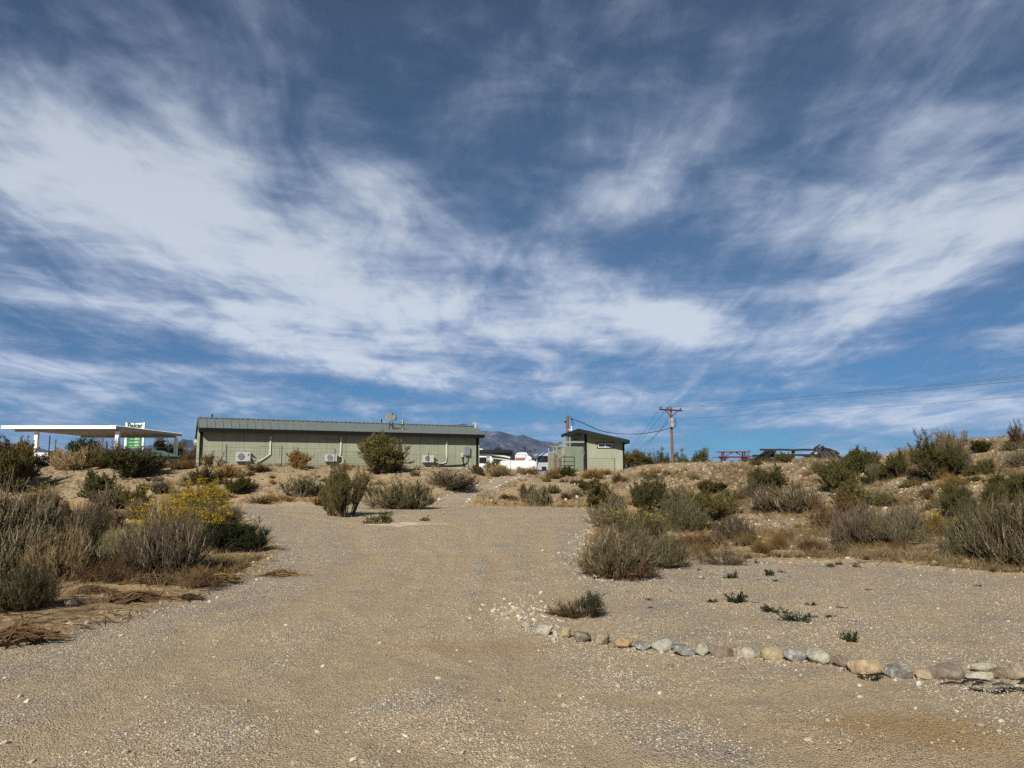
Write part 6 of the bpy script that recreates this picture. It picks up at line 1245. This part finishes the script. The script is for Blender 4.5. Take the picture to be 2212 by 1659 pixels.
# small green-roofed house in front of the sign
Y = 74; p = at(345, 986, Y); hz = empty('small_house', (p.x, Y, 1.3)); tag(hz, 'small grey-green house with a green metal roof, below the price sign', 'house'); ho = Vector((p.x, Y, 1.3))
e0, e1 = at(301, 984, 72) - ho, at(390.5, 986.3, 76) - ho; r0, r1 = at(281, 970.3, 75.5) - ho, at(352, 971.5, 80) - ho; r1 = Vector((r1.x, r1.y, r0.z)); e0.z = e1.z = (e0.z + e1.z) / 2; f0, f1 = Vector((2 * r0.x - e0.x, 2 * r0.y - e0.y, e0.z)), Vector((2 * r1.x - e1.x + 3, 2 * r1.y - e1.y, e0.z))
m = MB(); m.add([e0, e1, r1, r0, f0, f1] + [v - Vector((0, 0, .12)) for v in (e0, e1, r1, r0, f0, f1)], [(0, 1, 2, 3), (3, 2, 5, 4), (1, 5, 2), (6, 9, 8, 7), (9, 10, 11, 8), (0, 6, 7, 1), (1, 7, 11, 5), (5, 11, 10, 4), (0, 3, 9, 6), (3, 4, 10, 9)]); m.build('roof', M['groof'], hz)
m = MB(); i0, i1 = e0.lerp(e1, .06) + Vector((0, .4, 0)), e0.lerp(e1, .93) + Vector((0, .4, 0)); m.bar(Vector((i0.x, i0.y, e0.z / 2 - .1)), Vector((i1.x, i1.y, e0.z / 2 - .1)), .12, e0.z); b1_ = f1.lerp(f0, .15) - Vector((0, .5, 0)); m.bar(Vector((i1.x, i1.y + .1, e0.z / 2 - .1)), Vector((b1_.x, b1_.y, e0.z / 2 - .1)), .12, e0.z); b0_ = f0 + Vector((.8, -.5, 0)); m.bar(Vector((i0.x, i0.y + .1, e0.z / 2 - .1)), Vector((b0_.x, b0_.y, e0.z / 2 - .1)), .12, e0.z); m.build('wall', simple('house_wall', (.17, .185, .15), .8), hz)
m = MB(); m.bar(e0 + Vector((0, -.02, -.1)), e1 + Vector((0, -.02, -.1)), .04, .2); m.build('fascia', M['dark'], hz)
m = MB(); q = i0.lerp(i1, .24); m.box((q.x, q.y - .1, e0.z - .75), (.5, .08, .9)); m.build('window', M['glass'], hz)
m = MB(); m.tube([i0.lerp(i1, .13) + Vector((0, -.3, -.1)), i0.lerp(i1, .11) + Vector((0, -.3, -.55))], .07, 6); m.build('downpipe', M['white'], hz)
# trees beyond the crest
def ftree(kind, pal, px, y_top, Y, w, label, grp='trees beyond the bank'):
    t = at(px, y_top, Y); g = Hs(t.x, Y) - .1; data = proto(kind, pal, 2, int(px) % 3); o = empty('tree' if kind != 'bare' else 'bare_tree', (t.x, Y, g), random.uniform(0, 6.28)); W = w * Y / FP; o.scale = (W, W, (t.z - g) / 1.0)
    for pn, me in data.items(): obj(pn, me, o)
    tag(o, label, 'tree', grp)
ftree('tree', 'dark', 188, 950, 66, 54, 'dark green round tree behind the crest, under the canopy')
ftree('tree', 'dark', 165, 957, 68, 36, 'smaller dark tree left of the round dark tree under the canopy')
ftree('bare', 'tan', 229, 944, 64, 52, 'leafless tree left of the middle canopy column')
ftree('bare', 'brown', 262, 948, 62, 46, 'leafless branches right of the middle canopy column')
ftree('tree', 'olive', 369, 949, 104, 58, 'green tree behind the back right canopy column')
ftree('tree', 'green', 404, 974, 95, 40, 'low green tree between the small house and the long building')
ftree('tree', 'brown', 424, 966, 66, 34, 'brownish tree at the left corner of the long building')
ftree('bare', 'brown', 398, 962, 90, 36, 'leafless tree behind the low green one')
ftree('tree', 'green', 1134, 967, 100, 20, 'narrow green tree behind the travel trailer')
ftree('tree', 'green', 1152, 973, 100, 26, 'green tree between the travel trailer and the teardrop trailer')
ftree('tree', 'olive', 1353, 974, 60, 54, 'broad bushy green growth at the right corner of the shed')
ftree('tree', 'olive', 1385, 979, 60, 56, 'bushy green growth between the shed and the power pole')
ftree('tree', 'olive', 1332, 984, 58, 24, 'thin bush overlapping the right end of the shed wall')
ftree('tree', 'green', 1438, 972, 80, 38, 'dark green tree directly left of the power pole')
ftree('bare', 'brown', 1410, 973, 84, 30, 'leafless tree left of the dark green tree by the power pole')
ftree('tree', 'green', 1474, 975, 80, 40, 'dark green tree directly right of the power pole')
ftree('tree', 'green', 1508, 972, 84, 36, 'open-crowned tree second to the right of the power pole')
ftree('bare', 'brown', 1529, 981, 84, 20, 'small leafless tree right of the open-crowned one')
ftree('tree', 'green', 1560, 988, 90, 34, 'low green treetop behind the left bench of the picnic table')
ftree('tree', 'green', 1600, 987, 90, 30, 'low green treetop behind the right half of the picnic table')
ftree('tree', 'green', 1618, 978, 90, 12, 'pointed green treetop right of the picnic table')
ftree('tree', 'olive', 60, 985, 90, 40, 'faint low tree on the far left beyond the bank')
# ------------------------------------------------------------------ mountains
def mountains():
    ridge = [(-900, 962), (-500, 958), (-250, 950), (0, 954), (60, 962), (100, 972), (150, 984), (230, 972), (300, 964), (330, 960), (370, 963), (410, 958), (520, 965), (650, 975), (780, 968), (860, 950), (930, 932), (970, 920), (1000, 914), (1016, 919), (1032, 927), (1041, 930), (1062, 931), (1083, 931.5), (1100, 936), (1118, 942), (1130, 938), (1143, 944), (1169, 952), (1189, 954), (1210, 961), (1260, 975), (1330, 990), (1450, 1002), (1700, 1012), (2300, 1012), (3200, 1000)]
    px = np.array([r_[0] for r_ in ridge], float); ez = np.array([elev(*r_) for r_ in ridge]); ss = (px - CX) / FP / 1.0073
    na, nr = 900, 90; s = np.linspace(ss[0], ss[-1], na); Y = np.linspace(4200, 7600, nr); Sg, Yg = np.meshgrid(s, Y); X = Sg * Yg
    Yr = 6000.0; hr = np.interp(Sg, ss, ez) * Yr; t = (Yg - 4200) / (Yr - 4200); prof = np.where(t < 1, np.clip(t, 0, 1) ** 1.15, np.clip(1 - (t - 1) * 1.1, 0, 1))
    rid = 1 - np.abs(fbm(X / 420, Yg / 520, 5, 11) * 2.2); rel = fbm(X / 260, Yg / 420, 6, 23, .55)
    z = hr * prof * (1 + .22 * (rid - .8) * np.clip((1 - prof) * 5, 0, 1)) + rel * 260 * np.clip(hr / 250, .1, 1) * np.clip((1 - prof) * 6, 0.0, 1) * (prof > 0)
    z += 3.5 * fbm(X / 60, Yg / 60, 3, 5)
    z = np.where((Yg <= 4210) | (Yg >= 7590), -20, z)
    V = np.stack([X, Yg, z], -1).reshape(-1, 3); i = np.arange(nr - 1)[:, None] * na + np.arange(na - 1)[None]; Q = np.stack([i, i + 1, i + na + 1, i + na], -1).reshape(-1, 4)
    m, t_, out = nt('mountain_rock'); d = N(t_, 'ShaderNodeBsdfPrincipled'); d.inputs['Roughness'].default_value = 1.0; d.inputs['Specular IOR Level'].default_value = 0
    tc = N(t_, 'ShaderNodeTexCoord'); mp = N(t_, 'ShaderNodeMapping'); mp.inputs['Scale'].default_value = (1 / 300, 1 / 500, 1 / 160); L(t_, tc.outputs['Object'], mp.inputs[0])
    n = N(t_, 'ShaderNodeTexNoise', i_Scale=1.6, i_Detail=9.0, i_Roughness=.68); L(t_, mp.outputs[0], n.inputs['Vector']); r = ramp(t_, [(.36, (.020, .025, .031)), (.5, (.060, .060, .066)), (.57, (.105, .098, .106)), (.64, (.33, .31, .32))]); L(t_, n.outputs[0], r.inputs[0])
    L(t_, r.outputs[0], d.inputs['Base Color']); n2 = N(t_, 'ShaderNodeTexNoise', i_Scale=6.0, i_Detail=8.0); L(t_, mp.outputs[0], n2.inputs['Vector']); bp = N(t_, 'ShaderNodeBump', i_Strength=.8, i_Distance=30.0); L(t_, n2.outputs[0], bp.inputs['Height']); L(t_, bp.outputs[0], d.inputs['Normal']); L(t_, d.outputs[0], out.inputs[0])
    tag(obj('mountains', np_mesh('mountains', V, Q, m, smooth=True)), kind='structure')
mountains()
HAZE = 5.0e-5
hb = MB(); hb.box((0, 3800, 214), (16000, 8400, 480)); 
hm, ht_, ho_ = nt('haze'); pv = N(ht_, 'ShaderNodeVolumePrincipled'); pv.inputs['Color'].default_value = (.40, .57, 1, 1); pv.inputs['Density'].default_value = HAZE; pv.inputs['Anisotropy'].default_value = 0.0; L(ht_, pv.outputs[0], ho_.inputs['Volume'])
tag(hb.build('haze', hm), kind='stuff')

# ------------------------------------------------------------------ sky
SUN_DIR = Vector((-0.34, -1.0, 0.0)).normalized(); SUN_EL = R(34)
sd_ = Vector((SUN_DIR.x * math.cos(SUN_EL), SUN_DIR.y * math.cos(SUN_EL), math.sin(SUN_EL)))
wd = bpy.data.worlds.new('World'); scene.world = wd; wd.use_nodes = True; t = wd.node_tree; t.nodes.clear()
out = t.nodes.new('ShaderNodeOutputWorld'); bg = t.nodes.new('ShaderNodeBackground'); L(t, bg.outputs[0], out.inputs[0]); bg.inputs[1].default_value = 0.08
sky = N(t, 'ShaderNodeTexSky', sky_type='NISHITA'); sky.sun_disc = False; sky.sun_elevation = SUN_EL; sky.sun_rotation = math.atan2(sd_.x, sd_.y); sky.altitude = 1600; sky.air_density = 1.0; sky.dust_density = 0.2; sky.ozone_density = 2.0
tc = N(t, 'ShaderNodeTexCoord'); sep = N(t, 'ShaderNodeSeparateXYZ'); L(t, tc.outputs['Generated'], sep.inputs[0])
def mt(op, a, b=None, clamp=False, c=None):
    n = N(t, 'ShaderNodeMath', operation=op, use_clamp=clamp)
    for i, v in enumerate((a, b, c)):
        if v is None: continue
        if isinstance(v, (int, float)): n.inputs[i].default_value = v
        else: L(t, v, n.inputs[i])
    return n.outputs[0]
az = mt('ARCTAN2', sep.outputs[0], sep.outputs[1]); el = mt('ARCSINE', sep.outputs[2])
cmb = N(t, 'ShaderNodeCombineXYZ'); L(t, az, cmb.inputs[0]); L(t, el, cmb.inputs[1])
def azel(px, py): d = Vector(ray(px, py)).normalized(); return math.atan2(d.x, d.y), math.asin(d.z)
# large wind-drawn cloud masses: (x, y, half width, half height, tilt, weight), measured on the photograph and stored as bearings and heights in the sky
BLOBS = [(60, 290, 330, 120, 16, .42), (420, 420, 420, 170, 18, .30), (520, 540, 520, 150, 10, .30), (835, 425, 130, 80, -18, .42), (960, 515, 100, 60, 0, .26), (1190, 590, 160, 60, 22, .34), (640, 600, 380, 60, 8, .16),
         (330, 150, 300, 70, 18, .16), (640, 240, 230, 90, 25, .16), (160, 480, 300, 90, 5, .10), (830, 790, 520, 36, 9, .46), (560, 735, 240, 26, 6, .26), (90, 790, 210, 30, 5, .26), (250, 640, 300, 40, 6, .16), (1450, 692, 105, 44, 8, .80), (1120, 690, 200, 40, 5, .16),
         (2010, 460, 230, 125, -12, .50), (2120, 540, 240, 80, -22, .34), (1930, 640, 260, 80, -12, .26), (1880, 735, 230, 34, 0, .32), (1700, 520, 240, 80, 10, .10), (1380, 390, 200, 44, -38, .15), (1500, 300, 90, 30, -40, .14), (1340, 225, 110, 26, -28, .10),
         (2000, 890, 330, 32, 0, .40), (1520, 865, 260, 24, 4, .16), (1300, 770, 220, 40, 8, .20), (1900, 250, 420, 150, -20, .09), (1150, 375, 70, 18, 5, .10), (120, 905, 180, 12, 3, .12), (300, 850, 260, 18, 4, .12),
         (1100, 400, 150, 90, 0, -.20), (1180, 520, 90, 30, 0, -.05), (1390, 525, 110, 50, 0, -.20), (1640, 600, 200, 38, 3, -.18), (1230, 130, 620, 150, 0, -.14), (150, 560, 170, 36, 14, -.20), (260, 697, 480, 16, 4, -.14), (930, 860, 520, 20, 6, -.26), (150, 870, 330, 18, 5, -.22),
         (1720, 800, 300, 24, 0, -.16), (1300, 955, 700, 26, 0, -.26), (845, 775, 42, 9, 2, -.30), (120, 30, 420, 80, 0, -.14), (1250, 700, 520, 130, 0, .12), (700, 690, 640, 90, 5, .10), (1500, 450, 560, 220, -8, .10), (1500, 160, 800, 170, -10, .07), (2160, 620, 190, 52, -22, -.66), (2150, 400, 160, 40, 0, -.05), (900, 250, 120, 60, 30, -.08)]
G = None
for (bx_, by_, rx_, ry_, rot, amp) in BLOBS:
    a_, e_ = azel(bx_, by_); mp = N(t, 'ShaderNodeMapping', vector_type='TEXTURE'); mp.inputs['Location'].default_value = (a_, e_, 0); mp.inputs['Rotation'].default_value = (0, 0, R(-rot)); k = 1.35; mp.inputs['Scale'].default_value = (rx_ / FP * k, ry_ / FP * k, 1)
    L(t, cmb.outputs[0], mp.inputs[0]); ln_ = N(t, 'ShaderNodeVectorMath', operation='LENGTH'); L(t, mp.outputs[0], ln_.inputs[0])
    mr = N(t, 'ShaderNodeMapRange', interpolation_type='SMOOTHSTEP', i_1=0.0, i_2=1.25, i_3=amp, i_4=0.0); L(t, ln_.outputs['Value'], mr.inputs[0]); G = mr.outputs[0] if G is None else mt('ADD', G, mr.outputs[0])
# detail lives on a flat layer of air overhead
zz0 = mt('ADD', mt('MAXIMUM', sep.outputs[2], 0.0), 0.10); lp = N(t, 'ShaderNodeCombineXYZ'); L(t, mt('DIVIDE', sep.outputs[0], zz0), lp.inputs[0]); L(t, mt('DIVIDE', sep.outputs[1], zz0), lp.inputs[1])
def layer(sc, rotz, scl, det, rough_, dist, off=0):
    mp = N(t, 'ShaderNodeMapping'); mp.inputs['Rotation'].default_value = (0, 0, R(rotz)); mp.inputs['Scale'].default_value = scl; mp.inputs['Location'].default_value = (off, off * .7, off * .3); L(t, lp.outputs[0], mp.inputs[0])
    n = N(t, 'ShaderNodeTexNoise', i_Scale=sc, i_Detail=det, i_Roughness=rough_, i_Distortion=dist); L(t, mp.outputs[0], n.inputs['Vector']); return n.outputs[0]
nA = layer(1.0, 20, (1.25, .85, 1), 9, .58, .9, 3.1)
nB = layer(2.3, -28, (1.6, .75, 1), 8, .60, 1.2, 7.7)
nC = layer(3.4, 38, (1.5, .55, 1), 7, .60, .9, 12.3)
low = N(t, 'ShaderNodeMapRange', interpolation_type='SMOOTHSTEP', i_1=0.50, i_2=0.14, i_3=0.0, i_4=0.20); L(t, el, low.inputs[0])
base = mt('ADD', mt('ADD', G, 0.465), low.outputs[0])
nE = N(t, 'ShaderNodeTexNoise', i_Scale=5.5, i_Detail=8.0, i_Roughness=.56, i_Distortion=.5); mpE = N(t, 'ShaderNodeMapping'); mpE.inputs['Scale'].default_value = (1, 1, 2.6); L(t, tc.outputs['Generated'], mpE.inputs[0]); L(t, mpE.outputs[0], nE.inputs['Vector'])
det = mt('ADD', mt('MULTIPLY', mt('SUBTRACT', nA, .5), 1.0), mt('ADD', mt('MULTIPLY', mt('SUBTRACT', nB, .5), .9), mt('MULTIPLY', mt('SUBTRACT', nC, .5), .75)))
det = mt('ADD', det, mt('MULTIPLY', mt('SUBTRACT', nE.outputs[0], .5), 1.3))
nF = N(t, 'ShaderNodeTexNoise', i_Scale=3.2, i_Detail=8.0, i_Roughness=.6, i_Distortion=.4); mpF = N(t, 'ShaderNodeMapping'); mpF.inputs['Scale'].default_value = (1, 1, 9.5); mpF.inputs['Rotation'].default_value = (0, R(-6), 0); L(t, tc.outputs['Generated'], mpF.inputs[0]); L(t, mpF.outputs[0], nF.inputs['Vector'])
lowF = N(t, 'ShaderNodeMapRange', interpolation_type='SMOOTHSTEP', i_1=0.42, i_2=0.12, i_3=0.0, i_4=1.5); L(t, el, lowF.inputs[0])
det = mt('ADD', det, mt('MULTIPLY', mt('SUBTRACT', nF.outputs[0], .5), lowF.outputs[0]))
dens = mt('ADD', base, det)
D_n = N(t, 'ShaderNodeMapRange', interpolation_type='SMOOTHSTEP', i_1=-0.12, i_2=1.46, i_3=0.0, i_4=1.0); L(t, dens, D_n.inputs[0]); Dn = D_n.outputs[0]
cc = ramp(t, [(0.0, (1.0, 1.45, 2.6)), (.25, (1.4, 1.9, 3.1)), (.55, (2.8, 3.5, 5.0)), (.82, (4.6, 5.3, 6.7)), (1.0, (6.4, 7.0, 7.8))]); L(t, Dn, cc.inputs[0])
eh = N(t, 'ShaderNodeMapRange', interpolation_type='SMOOTHSTEP', i_1=0.0, i_2=0.75, i_3=1.12, i_4=0.72); L(t, el, eh.inputs[0])
ccol = mixc(t, 1.0, cc.outputs[0], eh.outputs[0], 'MULTIPLY')
tintr = ramp(t, [(0.0, (.13, .42, .66)), (.12, (.15, .40, .60)), (.35, (.36, .52, .60)), (1.0, (.52, .56, .50))]); L(t, mt('DIVIDE', mt('MAXIMUM', el, 0.0), 0.8), tintr.inputs[0])
skyc = mixc(t, 1.0, sky.outputs[0], tintr.outputs[0], 'MULTIPLY')
fac = mt('MULTIPLY', Dn, .93, True)
L(t, mixc(t, fac, skyc, ccol), bg.inputs[0])

sun = bpy.data.lights.new('sun', 'SUN'); sun.energy = 5.0; sun.angle = R(0.5); sun.color = (1.0, .945, .86); so = bpy.data.objects.new('sun', sun); COL.objects.link(so); so.location = (-20, -40, 50); so.rotation_euler = sd_.to_track_quat('Z', 'Y').to_euler()
cam = bpy.data.cameras.new('camera'); co_ = bpy.data.objects.new('camera', cam); COL.objects.link(co_); co_.location = (0, 0, CZ); co_.rotation_euler = (R(90) + PITCH, 0, 0)
cam.sensor_width = 36; cam.lens = 36 * FP / 2212; cam.clip_end = 20000; cam.clip_start = .05; scene.camera = co_
scene.view_settings.view_transform = 'Standard'; scene.view_settings.look = 'None'; scene.view_settings.gamma = 1; scene.view_settings.exposure = 0.3
scene.cycles.use_denoising = False; scene.cycles.volume_bounces = 0; scene.cycles.max_bounces = 6; scene.cycles.diffuse_bounces = 3
